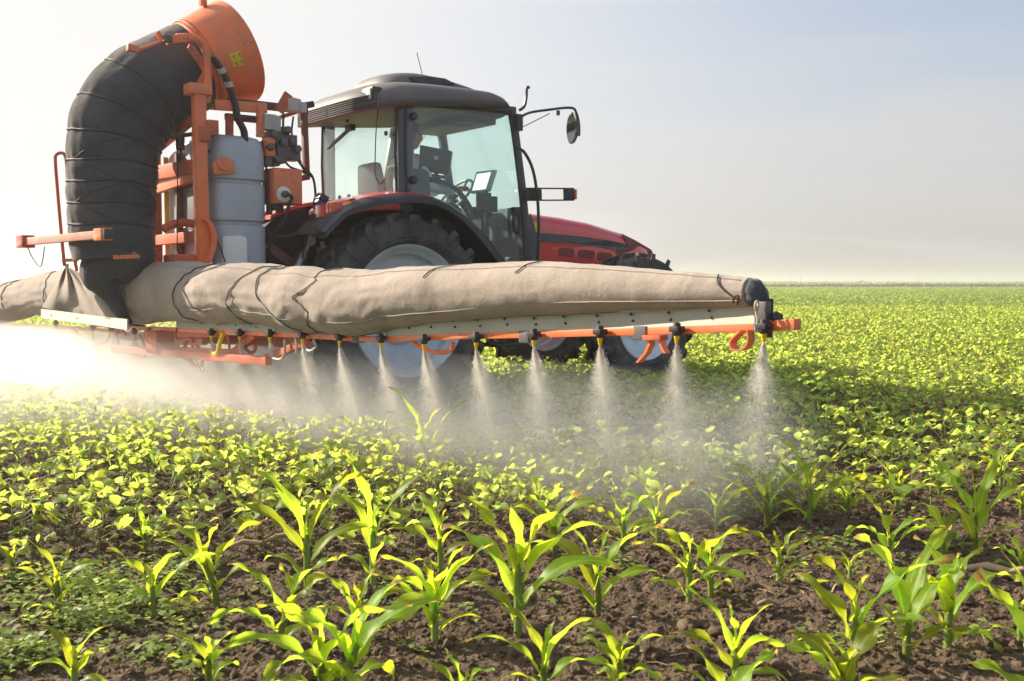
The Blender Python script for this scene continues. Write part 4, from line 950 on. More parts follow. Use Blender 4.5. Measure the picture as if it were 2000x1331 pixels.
m = SB(); m.tube(spline([BP(436, 650, .1), BP(430, 668, .1), BP(424, 690, .08), BP(414, 690, .05)], 6), .014, 8); m.build('hose', M['sticker'])
for pts in (((533, 700), (548, 702), (556, 690), (556, 664)), ((612, 664), (617, 678), (606, 686), (600, 684), (600, 694)), ((577, 660), (580, 676), (578, 690))):
    m = SB(); m.tube(spline([BP(x, y, .04) for x, y in pts], 6), .008, 8); m.build('pipe_elbow', M['strip'])

# ---- mast, posts and frames
def tb(pts, wd, hg, name, mt, lat=None, bev=.006, parent=None, up=(0, 0, 1)):
    m = SB(); m.bar(pts[0], pts[1], wd, hg, up=up); return m.build(name, M[mt], parent, bevel=bev)
near_post = tb((V(-1.49, .45, 1.0), V(-1.50, .45, 2.42)), .085, .085, 'mast_post', 'orange', up=(1, 0, 0))
tb((V(-1.50, -.55, .95), V(-1.50, -.55, 2.05)), .08, .09, 'mast_post', 'orange_d', up=(1, 0, 0))
m = SB(); m.box(V(-1.50, .44, 2.40), (.17, .14, .08)); m.build('post_cap', M['orange'], near_post, bevel=.012)
tb((LP(296, 340, -.5), LP(380, 326, .38)), .04, .11, 'cross_rail', 'orange_d')
tb((V(-1.50, -.55, 1.76), V(-1.50, .45, 1.80)), .05, .10, 'cross_rail', 'orange')
tb((V(-1.50, -.55, 1.34), V(-1.50, .45, 1.34)), .06, .08, 'cross_rail', 'orange_d')
tb((V(-1.50, -.55, 2.05), V(-1.50, .45, 2.22)), .05, .05, 'cross_rail', 'orange_d')
tb((V(-1.50, -.60, 1.05), V(-1.50, .6, 1.05)), .09, .12, 'cross_rail', 'orange_d')
tb((V(-1.46, -.10, 1.1), V(-1.46, -.10, 2.0)), .04, .05, 'inner_upright', 'rust', up=(1, 0, 0))
tb((V(-1.42, .50, 1.835), V(-1.27, .53, 1.85)), .03, .09, 'tank_bracket', 'orange')
m = SB(); m.lathe([(.001, -.015), (.05, -.015), (.05, .02), (.001, .02)], LP(437, 320, .535), (0, -1, 0), 20); m.lathe([(.001, .02), (.012, .02), (.012, .03), (.001, .03)], LP(437, 320, .535), (0, -1, 0), 10); m.build('bracket_eye', M['orange'])
# curved guard beside the near post
m = SB(); P_ = spline([LP(x, y, .50) for x, y in ((402, 430), (412, 436), (420, 455), (420, 480), (410, 512))], 5)
m.loft([[p + V(.0, .03, 0), p + V(.0, -.03, 0), p + V(-.035, -.03, 0), p + V(-.035, .03, 0)] for p in P_]); m.build('curved_guard', M['orange'])
# bent tube over the trunk, ending in two footed arms
ap = [LP(x, y, .42) for x, y in ((404, 200), (406, 150), (403, 105), (392, 83), (372, 74), (345, 74))]
m = SB(); m.tube(spline(ap, 8), .030, 12); m.build('top_guard_tube', M['orange'])
m = SB(); m.bar(LP(372, 74, .42), LP(325, 80, .42), .06, .06); m.build('guard_head', M['orange'], bevel=.006)
m = SB(); m.tube([LP(326, 78, .42), LP(270, 98, .42)], .014, 10); m.bar(LP(270, 97, .42), LP(248, 93, .42), .05, .045); m.bar(LP(318, 80, .42), LP(306, 63, .42), .07, .02); m.build('guard_foot', M['orange'], bevel=.003)
m = SB(); m.box(LP(327, 76, .46), (.06, .04, .05)); m.build('clamp', M['dkgrey'], bevel=.004)
# triangular gusset from the post to the fan
m = SB(); m.prism([LP(x, y, .40) for x, y in ((395, 140), (375, 180), (412, 195), (405, 130), (372, 82), (365, 95))], (0, -.015, 0)); m.build('gusset', M['orange_d'], smooth=False)
# fan housing
fa = (LP(370, 133, 0), LP(457, 102, 0)); axf = (fa[1] - fa[0]); Lf = axf.length; axf.normalize()
m = SB(); m.lathe([(.285, -.01), (.30, -.012), (.315, .02), (.335, .03), (.338, .05), (.345, .052), (.385, .30), (.398, Lf * .97), (.404, Lf), (.398, Lf + .012), (.388, Lf), (.37, .3), (.33, .05), (.285, .0)], fa[0], axf, 72, closed=True)
fan = m.build('fan_housing', M['orange'], ang=50)
m = SB(); m.lathe([(.345, .045), (.352, .05), (.352, .075), (.345, .08)], fa[0], axf, 72); m.build('rim_band', M['orange_d'], fan)
m = SB(); m.lathe([(.001, Lf * .6), (.09, Lf * .6), (.10, Lf * .5), (.10, Lf * .3)], fa[0], axf, 24)
e1 = Vector((0, 1, 0)); e2 = axf.cross(e1)
for k in range(9):
    a = 2 * math.pi * k / 9; d = e1 * math.cos(a) + e2 * math.sin(a); tt = axf.cross(d)
    c = fa[0] + axf * Lf * .4; m.prism([c + d * .09 - tt * .03 - axf * .03, c + d * .35 - tt * .05 - axf * .02, c + d * .35 + tt * .05 + axf * .02, c + d * .09 + tt * .03 + axf * .03], axf * .004)
m.build('fan_rotor', M['dkgrey'], fan)
tb((LP(397, 12, .08), LP(393, -30, .08)), .05, .05, 'top_strut', 'orange', parent=None)
# warning sticker, bent to the drum
def fan_surf(t, ang, off=.003):
    h_ = t * Lf
    rr = .345 + .040 * (h_ - .052) / (.30 - .052) if h_ < .30 else .385 + .013 * (h_ - .30) / (Lf * .97 - .30)
    return fa[0] + axf * (t * Lf) + (e1 * math.cos(ang) + e2 * math.sin(ang)) * (rr + off)
def best(px, py):
    b = None
    for t in [i / 60 for i in range(10, 60)]:
        for ai in range(0, 240):
            a = ai * 2 * math.pi / 240; p = fan_surf(t, a); wv = M_LOC @ p; c = wv - Vector((0, 0, CAM_H))
            nn = M_LOC.to_3x3() @ (e1 * math.cos(a) + e2 * math.sin(a))
            if nn.dot(c) > 0: continue
            dd = c.y * math.cos(PITCH) - c.z * math.sin(PITCH); uu = 1000 + F_PX * c.x / dd; vv = 665.5 - F_PX * (c.y * math.sin(PITCH) + c.z * math.cos(PITCH)) / dd
            e = (uu - px) ** 2 + (vv - py) ** 2
            if b is None or e < b[0]: b = (e, t, a)
    return b[1], b[2]
t0, a0 = best(463, 117)
m = SB(); ht, ha = .030 / Lf / 1.0, .050 / .375
def patch(u0, u1, v0, v1, off): return [fan_surf(t0 + u * ht * 1.35, a0 + v * ha * 1.0, off) for (u, v) in ((u0, v0), (u1, v0), (u1, v1), (u0, v1))]
for i in range(4):
    for j in range(8): m.add(patch(-1 + i / 2, -.5 + i / 2, -1 + j / 4, -.75 + j / 4, .004), [(0, 1, 2, 3)])
stk = m.build('warning_sticker', M['sticker'], fan, smooth=False)
m = SB()
for (cu, cv) in ((-.5, .5), (-.5, -.5), (.5, .5), (.5, -.5)):
    s_ = .34
    pts = [(cu - s_, cv), (cu + s_, cv - s_), (cu + s_, cv + s_)] if cu < 5 else []
    oo = [fan_surf(t0 + u * ht * 1.35, a0 + v * ha, .0065) for u, v in pts]; ii = [fan_surf(t0 + (cu + (u - cu) * .72) * ht * 1.35, a0 + (cv + (v - cv) * .72) * ha, .0065) for u, v in pts]
    m.add(oo + ii, [(0, 1, 4, 3), (1, 2, 5, 4), (2, 0, 3, 5)])
    m.add([fan_surf(t0 + (cu + du) * ht * 1.35, a0 + (cv + dv) * ha, .0065) for du, dv in ((-.06, -.04), (.2, -.04), (.2, .04), (-.06, .04))], [(0, 1, 2, 3)])
for (u0, u1, v0, v1) in ((-1, 1, -.02, .02), (-.02, .02, -1, 1)): m.add(patch(u0, u1, v0, v1, .0065), [(0, 1, 2, 3)])
m.build('pictogram', M['black'], stk, smooth=False)

# ---- air trunk
tpx = [(392, 125, 82), (360, 138, 82), (325, 155, 84), (288, 178, 88), (255, 210, 90), (232, 250, 89), (222, 290, 85), (220, 330, 83), (219, 370, 82), (219, 410, 80), (219, 450, 79), (222, 490, 76), (223, 506, 72), (212, 522, 56), (200, 540, 40), (208, 558, 28), (221, 584, 18), (237, 612, 12), (252, 634, 9)]
tc_ = [LP(x, y, -.02) for x, y, r_ in tpx]; tr_ = [r_ * (M_LOC @ p).y / F_PX for p, (x, y, r_) in zip(tc_, tpx)]
cs = spline(tc_, 10); rs = [p.x for p in spline([(r_, 0, 0) for r_ in tr_], 10)]
hoop_i = [i * 10 for i in ()]
def nearest(x, y):
    p = LP(x, y, -.02); return min(range(len(cs)), key=lambda i: (cs[i] - p).length)
hoops = [nearest(x, y) for x, y in ((274, 192), (236, 232), (221, 276), (220, 321), (219, 362), (219, 401), (219, 441))]
fr = []; prev = Vector((0, 1, 0))
for i, p in enumerate(cs):
    t = (cs[min(i + 1, len(cs) - 1)] - cs[max(i - 1, 0)]).normalized(); a = Vector((0, 1, 0)); a = (a - t * a.dot(t)).normalized(); fr.append((t, a, t.cross(a)))
def trunk_pt(i, th, off=0.0):
    i = max(0, min(len(cs) - 1, i)); i0 = int(i); t, a, b = fr[i0]; r_ = rs[i0]
    dh = min([abs(i0 - h) for h in hoops]); bul = .035 * min(dh / 5, 1) ** .7 - .02 - .012 * math.exp(-(dh / 1.2) ** 2)
    ww = .010 * math.sin(th * 17 + i0 * .12) * min(1, max(0, (7 - dh) / 6)) + mn.noise(Vector((th * 1.6, i0 * .09, 3))) * .022 + mn.noise(Vector((th * 6, i0 * .22, 8))) * .010
    if i0 > 120: ww *= 2.4
    inner = max(0, math.cos(th - math.pi * .5)) if i0 < 70 else 0
    ww += .025 * inner * math.sin(i0 * .9) * (1 if 8 < i0 < 60 else 0) * .6
    rr = r_ * (1 + bul + ww) + off
    c = cs[i0]
    return c + (a * math.cos(th) + b * math.sin(th)) * rr
m = SB(); m.loft([[trunk_pt(i, 2 * math.pi * k / 96) for k in range(96)] for i in range(len(cs))]); trunk = m.build('air_trunk', M['trunk'], ang=180)
for h in hoops:
    m = SB(); m.tube([trunk_pt(h, 2 * math.pi * k / 72, .004) + fr[h][0] * (.008 * math.sin(k * .3)) for k in range(72)], .0085, 8, closed=True); m.build('hoop', M['rope'], trunk)
# crossed cords between the lower hoops
for j in range(2, 6):
    h0, h1 = hoops[j], hoops[j + 1]
    for s_ in (1, -1):
        m = SB(); q = []
        for k in range(24):
            u_ = k / 23; ii = int(h0 + (h1 - h0) * u_); 
            th = (-.0 + s_ * (1.35 if (j % 2) == 0 else 1.35)) * (1 - 2 * u_) * .9 + TH0 if False else 0
            q.append((ii, u_))
        th0 = math.pi; pts = []
        for ii, u_ in q:
            th = th0 + s_ * (u_ if j % 2 == 0 else 1 - u_) * 1.25
            f = (h0 + (h1 - h0) * u_) ; i0 = int(f); fr_t = f - i0
            pts.append(trunk_pt(i0, th, .003).lerp(trunk_pt(i0 + 1, th, .003), fr_t))
        m.tube(pts, .0035, 6); m.build('cord', M['rope'], trunk)
m = SB(); m.bar(LP(222, 503, .36), LP(272, 501, .36), .03, .028); m.build('tie_bar', M['orange'], bevel=.003)
m = SB(); m.tube([LP(262, 497, .36) + Vector((math.cos(a) * .014, 0, math.sin(a) * .014)) for a in [2 * math.pi * k / 14 for k in range(14)]], .003, 6, closed=True); m.build('ring', M['brass'])

# fabric fold pulled up to the rail, left of the trunk
m = SB(); rows = []
for i in range(15):
    u_ = i / 14
    a = BP(131 + (82 - 131) * u_ * 0, 0, 0) * 0
    r0_ = []
    for k in range(41):
        v_ = k / 40
        bx = 82 + (246 - 82) * v_; by = 604 + (632 - 604) * v_ - 3
        tx, ty = 131 + 10 * (v_ - .5), 524
        x = tx + (bx - tx) * u_ ** .9; y = ty + (by - ty) * u_
        p = BP(x, y, .20 + .05 * math.sin(v_ * 9 + u_) * u_ + .03 * math.sin(v_ * 23) * (1 - u_) + .06 * math.sin(math.pi * v_) * math.sin(math.pi * u_))
        r0_.append(p)
    rows.append(r0_)
n = len(rows[0]); vs = [p for r0_ in rows for p in r0_]; fs = [(i * n + k, i * n + k + 1, (i + 1) * n + k + 1, (i + 1) * n + k) for i in range(len(rows) - 1) for k in range(n - 1)]
bk = [p - BN * .012 for p in vs]; o_ = len(vs)
m.add(vs + bk, fs + [tuple(j + o_ for j in reversed(f)) for f in fs]); m.build('sleeve_fold', M['bag'], bag, ang=180)
m = SB(); c = BP(131, 527, .2); m.tube(spline([c + Vector((0, 0, .05)), c, c + Vector((.01, 0, -.03))], 4), [.012, .016] + [.018] * 7 if False else .016, 8); m.build('knot', M['twine'], bag)

# ---- tail light bar and hand rail
ba, bb = WL(at(207, 458, 6.75)), WL(at(45, 473, 8.0)); bdv = (bb - ba).normalized()
m = SB(); m.bar(ba, bb, .05, .058); tbar = m.build('light_bar', M['pinkbar'], bevel=.006)
m = SB(); m.bar(ba - bdv * .02, ba + bdv * .12, .085, .085); q = m.build('indicator_lamp', M['amber'], tbar, bevel=.01)
m = SB(); m.bar(ba - bdv * .06, ba - bdv * .022, .07, .07); m.build('plug', M['black'], tbar, bevel=.006)
m = SB(); m.bar(bb - bdv * .14, bb + bdv * .02, .10, .10); m.build('tail_lamp', M['redlens'], tbar, bevel=.01)
m = SB(); m.tube(spline([bb - bdv * .1 + V(0, 0, -.03), bb - bdv * .2 + V(0, 0, -.12), bb - bdv * .4 + V(0, 0, -.20), bb - bdv * .5 + V(0, 0, -.05)], 6), .004, 6); m.build('wire', M['rope'], tbar)
ry = 7.9
def rp(x, y): return WL(at(x, y, ry))
m = SB(); m.tube(spline([rp(x, y) for x, y in ((126, 520), (120, 460), (113, 380), (108, 315), (110, 303), (118, 299), (127, 304), (131, 330), (137, 400), (141, 470), (150, 530))], 8), .013, 10); m.build('hand_rail', M['orange_d'])
m = SB(); m.bar(rp(122, 509), rp(152, 508), .03, .025); m.build('rail_foot', M['orange'], bevel=.003)

# ---- tank
m = SB()
def tank_sec(z, s, x0=-1.43, x1=-.955, l0=-.60, l1=.50):
    cx, cl = (x0 + x1) / 2, (l0 + l1) / 2; hx, hl = (x1 - x0) / 2 * s, (l1 - l0) / 2 * s; q = []
    for k in range(56):
        a = 2 * math.pi * k / 56; c, s2 = math.cos(a), math.sin(a)
        q.append(V(cx + hx * math.copysign(abs(c) ** .42, c), cl + hl * math.copysign(abs(s2) ** .42, s2), z))
    return q
zs = []
for z, s in ((1.02, .94), (1.05, .985), (1.10, 1.0), (1.40, 1.0), (1.425, .995), (1.435, .945), (1.455, .945), (1.465, .995), (1.49, 1.0), (1.72, 1.0), (1.735, .995), (1.745, .945), (1.765, .945), (1.775, .995), (1.80, 1.0), (1.98, .995), (2.03, .975), (2.065, .94), (2.09, .88), (2.105, .78), (2.11, .5), (2.112, .02)):
    zs.append(tank_sec(z, s))
m.loft(zs)
tank = m.build('tank', M['tank'], ang=55)
m = SB(); m.lathe([(.16, -.02), (.16, .05), (.14, .06), (.001, .065)], V(-1.18, -.12, 2.10), (0, 0, 1), 32); m.build('tank_lid', M['dkgrey'], tank)
m = SB(); m.box(LP(360, 406, .0) * 0 + V(-1.445, .16, 1.55), (.02, .20, .30)); m.build('label_plate', M['roofg'], tank, bevel=.004)
m = SB(); m.bar(V(-1.455, -.40, 1.15), V(-1.455, -.40, 2.0), .012, .035, up=(1, 0, 0)); m.build('level_tube', M['yellow'], tank)
m = SB(); m.loft([[V(-.99 + sx * w2 * .12, .50 + .05 * 0, 0) * 0 + V(x, l, z) for (x, l) in ((-1.36, .50), (-1.18, .56), (-1.18, .30), (-1.36, .30))] for sx, w2, z in ((0, 0, 1.0), (0, 0, 1.35))]); m.build('rinse_tank', M['white'], tank, bevel=.04)
# rolled orange hose/canvas and mechanism under the cross rail
m = SB(); m.tube(spline([LP(x, y, .30) for x, y in ((318, 448), (340, 438), (370, 436), (395, 446))], 6), .030, 10); m.build('coiled_hose', M['orange_d'])
m = SB(); m.box(LP(358, 506, .3), (.2, .3, .06)); m.build('winch_plate', M['orange_d'], bevel=.01)
m = SB(); m.tube([LP(347, 290, .35), LP(346, 495, .35)], .004, 6); m.tube(spline([LP(348, 285, .35), LP(354, 300, .35), LP(350, 320, .35)], 5), .010, 7); m.build('pull_cord', M['rope'])
m = SB(); m.box(LP(352, 280, .3), (.05, .06, .10)); m.bar(LP(335, 268, .3), LP(378, 262, .3), .03, .03); m.build('pulley_block', M['iron'], bevel=.006)

# ---- upper right frame, valves, control box
tb((LP(418, 205, .40), LP(520, 212, .40)), .045, .075, 'upper_beam', 'orange')
tb((LP(445, 199, .20), LP(600, 216, .20)), .045, .06, 'upper_beam', 'rust')
tb((LP(440, 228, .30), LP(540, 238, .30)), .045, .05, 'upper_beam', 'rust')
tb((LP(508, 205, .42), LP(508, 268, .42)), .05, .05, 'frame_post', 'orange', up=(1, 0, 0))
tb((LP(448, 225, .35), LP(448, 268, .35)), .05, .05, 'frame_post', 'orange_d', up=(1, 0, 0))
tb((LP(593, 206, .30), LP(599, 348, .30)), .045, .045, 'frame_post', 'rust', up=(1, 0, 0))
tb((LP(572, 352, .30), LP(603, 346, .30)), .045, .045, 'frame_foot', 'rust')
tb((LP(540, 232, .3), LP(596, 214, .3)), .03, .03, 'frame_brace', 'orange_d')
tb((LP(592, 207, .30), LP(612, 204, .30)), .04, .05, 'frame_end', 'black')
m = SB(); m.bar(LP(545, 218, .42), LP(564, 184, .42), .02, .075); m.build('hinged_flap', M['orange_d'], bevel=.003)
for (x, y, sx, sz, rz_) in ((572, 206, .09, .10, .5), (585, 211, .06, .08, .5), (524, 240, .10, .12, 0), (537, 243, .06, .12, 0)):
    m = SB(); m.box(LP(x, y, .42), (sx, .10, sz), rz=rz_); m.build('junction_box', M['grey'], bevel=.01)
rng = random.Random(11)
for i, (x, y, sx, sz) in enumerate(((528, 270, .09, .09), (545, 292, .08, .22), (563, 288, .10, .18), (572, 300, .08, .12), (520, 300, .05, .20), (553, 262, .06, .10), (535, 318, .05, .06))):
    m = SB(); c = LP(x, y, .40); m.box(c, (sx, .12, sz)); m.lathe([(.001, -.02), (.03, -.02), (.03, .04), (.02, .05), (.001, .05)], c + V(0, .06, sz * .2), (0, -1, 0), 14)
    m.build('control_valve', M['dkgrey'], bevel=.008)
m = SB(); m.box(LP(526, 288, .44), (.07, .06, .14)); m.build('valve_cover', M['orange'], bevel=.006)
m = SB(); m.box(LP(551, 366, .40), (.235, .22, .27)); cb = m.build('control_box', M['orange'], bevel=.006)
cc = LP(554, 380, .52)
m = SB(); m.lathe([(.001, .0), (.058, .0), (.060, .006), (.052, .010), (.001, .010)], cc, (0, -1, 0), 36); di = m.build('dial', M['white'], cb)
m = SB(); m.lathe([(.026, .010), (.028, .03), (.022, .035), (.022, .06), (.001, .065)], cc, (0, -1, 0), 16); m.build('plug', M['dkgrey'], cb)
m = SB(); m.tube(spline([cc + V(0, .06, 0), cc + V(.03, .075, -.03), LP(563, 405, .55), LP(556, 432, .54), LP(538, 452, .50), LP(528, 468, .46), LP(524, 500, .4)], 8), .014, 8); m.build('hose', M['hose'])
m = SB(); m.box(LP(546, 408, .40), (.05, .05, .06)); m.box(LP(533, 405, .40), (.05, .10, .05)); m.build('box_mount', M['iron'], bevel=.006)
tb((LP(526, 395, .40), LP(526, 420, .40)), .04, .04, 'frame_post', 'rust', up=(1, 0, 0))
tb((LP(522, 480, .30), LP(580, 522, .30)), .05, .07, 'frame_brace', 'rust')
# fat twin hydraulic hoses off the fan
for d_ in (0, .035):
    m = SB(); q = [LP(x, y, .42 + d_) for x, y in ((412, 112), (430, 138), (444, 165), (455, 200), (462, 232), (474, 258), (476, 300))]; q = [p + Vector((d_ * .6, 0, 0)) for p in q]
    m.tube(spline(q, 8), .018, 10); hs_ = m.build('hydraulic_hose', M['hose'])
    for i in (1, 2):
        mm = SB(); mm.tube([q[i] - (q[i + 1] - q[i]).normalized() * .02, q[i] + (q[i + 1] - q[i]).normalized() * .02], .022, 10); mm.build('hose_ferrule', M['grey'], hs_)
def hose(pts, r_=.008, mt='hose', lat=.42, nm='hose'):
    m = SB(); m.tube(spline([LP(p[0], p[1], p[2] if len(p) > 2 else lat) for p in pts], 8), r_, 8); m.build(nm, M[mt])
hose([(554, 222), (554, 255), (568, 290), (590, 325), (610, 345), (616, 380), (612, 420), (598, 470), (590, 505)], .010)
hose([(573, 228), (570, 262), (580, 290), (592, 330), (612, 350), (617, 385)], .008)
hose([(535, 268), (548, 300), (565, 325), (590, 335), (608, 345)], .009)
hose([(617, 400), (600, 440), (575, 458), (545, 462), (525, 455)], .008)
hose([(617, 380), (612, 400), (618, 425), (626, 440)], .008); hose([(622, 385), (640, 400), (650, 415)], .008)
hose([(519, 270), (518, 300), (521, 340), (522, 400)], .010); hose([(425, 470, .5), (440, 512, .5)], .005)
m = SB(); m.box(LP(629, 387, .5), (.08, .08, .05), rot=Matrix.Rotation(.5, 3, 'Y')); m.build('connector', M['black'], bevel=.006)
m = SB(); m.box(LP(624, 396, .5), (.06, .06, .03), rot=Matrix.Rotation(.5, 3, 'Y')); m.build('connector', M['blue'], bevel=.004)
hose([(395, 265), (402, 280), (398, 292), (410, 296)], .012, 'iron'); hose([(404, 240), (415, 262), (408, 275)], .010, 'iron')
for (x, y) in ((415, 250), (400, 262)):
    m = SB(); m.box(LP(x, y, .5), (.08, .05, .11)); m.build('hose_clip', M['orange_d'], bevel=.008)

# =================================================================== GROUND
NR = np.random.default_rng(7)
def fbm2(x, y, sc, octv=5, seed=0, gain=.5):
    def vn(X, Y, sd_):
        xi = np.floor(X).astype(np.int64); yi = np.floor(Y).astype(np.int64); fx = X - xi; fy = Y - yi
        fx = fx * fx * (3 - 2 * fx); fy = fy * fy * (3 - 2 * fy)
        def h(a, b):
            n_ = (a * 374761393 + b * 668265263 + sd_ * 974711) & 0x7fffffff; n_ = ((n_ ^ (n_ >> 13)) * 1274126177) & 0x7fffffff; n_ ^= (n_ >> 16); return (n_ & 0xffff) / 65535.0
        return (h(xi, yi) * (1 - fx) + h(xi + 1, yi) * fx) * (1 - fy) + (h(xi, yi + 1) * (1 - fx) + h(xi + 1, yi + 1) * fx) * fy
    s_ = 0; a = 1; t = 0
    for o_ in range(octv):
        s_ = s_ + a * (vn(x * sc, y * sc, seed + o_) - .5); t += a; a *= gain; sc = sc * 2.03
    return s_ / t
ROWA = R(33); ROWN = (-math.sin(ROWA), math.cos(ROWA))        # crop rows run this way across the field
def gz(x, y):
    x = np.asarray(x, float); y = np.asarray(y, float)
    fade = np.clip((60 - y) / 40, 0, 1)
    z = fbm2(x + 100, y + 100, 1.1, 3, 1) * .05 + np.abs(fbm2(x + 50, y, 9, 5, 5, .62)) * .075 + fbm2(x, y + 40, 38, 3, 9, .6) * .022
    return z * fade - .012
def grid_mesh(name, xs, ys, m_):
    X, Y = np.meshgrid(xs, ys); Z = gz(X, Y)
    co = np.stack([X, Y, Z], -1).reshape(-1, 3); nx, ny = len(xs), len(ys)
    idx = np.arange(nx * ny).reshape(ny, nx); q = np.stack([idx[:-1, :-1], idx[:-1, 1:], idx[1:, 1:], idx[1:, :-1]], -1).reshape(-1, 4)
    return np_mesh(name, co, q, m_)
def np_mesh(name, co, q, m_, smooth=True, parent=None, mi=None, uv=None):
    me = bpy.data.meshes.new(name); k = q.shape[1]
    me.vertices.add(len(co)); me.vertices.foreach_set('co', np.ascontiguousarray(co, np.float32).ravel())
    me.loops.add(q.size); me.loops.foreach_set('vertex_index', np.ascontiguousarray(q, np.int32).ravel())
    me.polygons.add(len(q)); me.polygons.foreach_set('loop_start', np.arange(0, q.size, k, dtype=np.int32))
    try: me.polygons.foreach_set('loop_total', np.full(len(q), k, np.int32))
    except Exception: pass
    me.update(calc_edges=True)
    for x in (m_ if isinstance(m_, list) else [m_]): me.materials.append(x)
    if mi is not None: me.polygons.foreach_set('material_index', np.asarray(mi, np.int32))
    me.polygons.foreach_set('use_smooth', np.full(len(q), smooth))
    if uv is not None:
        l_ = me.uv_layers.new(name='UVMap'); l_.data.foreach_set('uv', np.ascontiguousarray(uv[q.ravel()], np.float32).ravel())
    me.validate()
    return obj(name, me, parent)
def axis_steps(a, b, fine0, fine1, st, grow=1.16):
    v = list(np.arange(fine0, fine1 + 1e-6, st)); s_ = st; x = fine1
    while x < b: s_ = s_ * grow; x = x + s_; v.append(min(x, b))
    s_ = st; x = fine0; pre = []
    while x > a: s_ = s_ * grow; x = x - s_; pre.append(max(x, a))
    return np.array(sorted(set(pre + v)))
g_ = grid_mesh('ground', axis_steps(-4000, 4000, -3.4, 3.4, .0125), axis_steps(-60, 8500, 2.0, 7.0, .0125, 1.06), M['soil'])
tag(g_, kind='structure')

# ---- soil clods
ico = bmesh.new(); bmesh.ops.create_icosphere(ico, subdivisions=2, radius=1); ico.verts.ensure_lookup_table()
iv = np.array([v.co[:] for v in ico.verts]); iff = np.array([[v.index for v in f.verts] for f in ico.faces]); ico.free()
ico = bmesh.new(); bmesh.ops.create_icosphere(ico, subdivisions=1, radius=1); ico.verts.ensure_lookup_table()
iv1 = np.array([v.co[:] for v in ico.verts]); if1 = np.array([[v.index for v in f.verts] for f in ico.faces]); ico.free()
def clods(n, y0, y1, rmin, rmax, iv_, if_, pw=2.6):
    u_ = NR.random(n); y = y0 + (y1 - y0) * u_; x = (NR.random(n) * 2 - 1) * (y * .56 + .35)
    r_ = rmin * (rmax / rmin) ** (NR.random(n) ** pw)
    nv = len(iv_); sc = r_[:, None] * (0.75 + .5 * NR.random((n, 3))); sc[:, 2] *= .8
    wav = NR.normal(size=(n, 3, 3)) * 1.6; ph_ = NR.random((n, 3)) * 6.28
    bump = 1 + .17 * np.sin(np.einsum('vc,nkc->nvk', iv_, wav) * 1.5 + ph_[:, None, :]).sum(-1) + .20 * (NR.random((n, nv)) - .5) * 2
    P_ = iv_[None] * bump[..., None] * sc[:, None, :]
    z = gz(x, y) + r_ * .25
    P_ = P_ + np.stack([x, y, z], -1)[:, None, :]
    return P_.reshape(-1, 3), (if_[None] + (np.arange(n) * nv)[:, None, None]).reshape(-1, 3)
a_, b_ = clods(7000, 1.9, 4.4, .0035, .019, iv, iff); c_, d_ = clods(15000, 1.9, 6.5, .003, .013, iv1, if1, 2)
e_, f_ = clods(9000, 4.2, 9.0, .006, .024, iv1, if1, 2.5)
cd = np_mesh('soil_clod', np.concatenate([a_, c_, e_]), np.concatenate([b_, d_ + len(a_), f_ + len(a_) + len(c_)]), M['clod'], smooth=False)
tag(cd, 'brown soil crumbs and clods strewn between the plants', 'soil', kind='stuff')
# larger single clods
for (x, y, s_, lb) in ((1338, 1232, .042, 'largest dark soil clod, right of the corn at the bottom centre'), (1228, 1222, .03, 'rounded soil clod under the drooping corn leaf at bottom centre'), (470, 1165, .026, 'pale soil clod beside the corn with a tall bent leaf'), (1600, 1134, .028, 'brown clod between two corn plants on the right'), (1395, 1245, .03, 'squat clod left of the lowest right corn plant')):
    p = G(x, y); P_ = iv * (1 + .16 * np.sin(iv @ NR.normal(size=(3, 3)) * 2.6 + NR.random(3) * 6).sum(-1, keepdims=True) + .22 * (NR.random((len(iv), 1)) - .5)) * s_ * .72 * np.array([1, .9, .75]) + np.array([p.x, p.y, float(gz(p.x, p.y)) + s_ * .35])
    o = np_mesh('soil_clod', P_, iff, M['clod']); md = o.modifiers.new('s', 'SUBSURF'); md.levels = md.render_levels = 1
    tag(o, lb, 'soil clod', 'large single soil clods')
# ---- straw bits
m = MB(); rng = random.Random(3)
for i in range(420):
    y = 2.1 + 4.2 * rng.random() ** .8; x = (rng.random() * 2 - 1) * (y * .55 + .2); a = rng.random() * 6.28; L = rng.uniform(.015, .075); z = float(gz(x, y)) + .006
    d = Vector((math.cos(a), math.sin(a), rng.uniform(-.1, .35))) * L; w_ = rng.uniform(.0008, .0028); s_ = Vector((-math.sin(a), math.cos(a), 0)) * w_
    c = Vector((x, y, z)); mid = c + d * .5 + Vector((0, 0, rng.uniform(0, .006)))
    m.add([c - s_, c + s_, mid + s_, mid - s_, c + d + s_ * .5, c + d - s_ * .5], [(0, 1, 2, 3), (3, 2, 4, 5)])
tag(m.build('straw', M['straw'], None), 'bits of dry straw and chaff scattered on the soil', 'straw', kind='stuff')
def stubble(x, y, ang, L, r_, lb):
    p = G(x, y, .01); m = MB(); d = Vector((math.cos(ang), math.sin(ang), .12)) * L
    m.tube([p + d * t + Vector((0, 0, .01 * math.sin(t * 9))) for t in (0, .2, .22, .5, .72, .75, 1)], [r_, r_, r_ * 1.25, r_ * .95, r_ * .9, r_ * 1.15, r_ * .7], 9)
    tag(m.build('corn_stubble', M['straw'], None), lb, 'stubble', 'old dry corn stalk pieces')
stubble(1890, 1110, -.45, .26, .011, 'thick old dry corn stalk lying on the soil at the right edge')
stubble(1255, 1275, 1.3, .05, .008, 'short white stub of stalk sticking up near the bottom centre')
stubble(450, 1068, .35, .22, .008, 'long dry stalk lying behind the corn on the left')
stubble(1480, 1180, .1, .14, .005, 'thin dry stalk between corn plants on the lower right')
stubble(1690, 915, .2, .16, .008, 'pale dry stalk below the bean rows on the right')

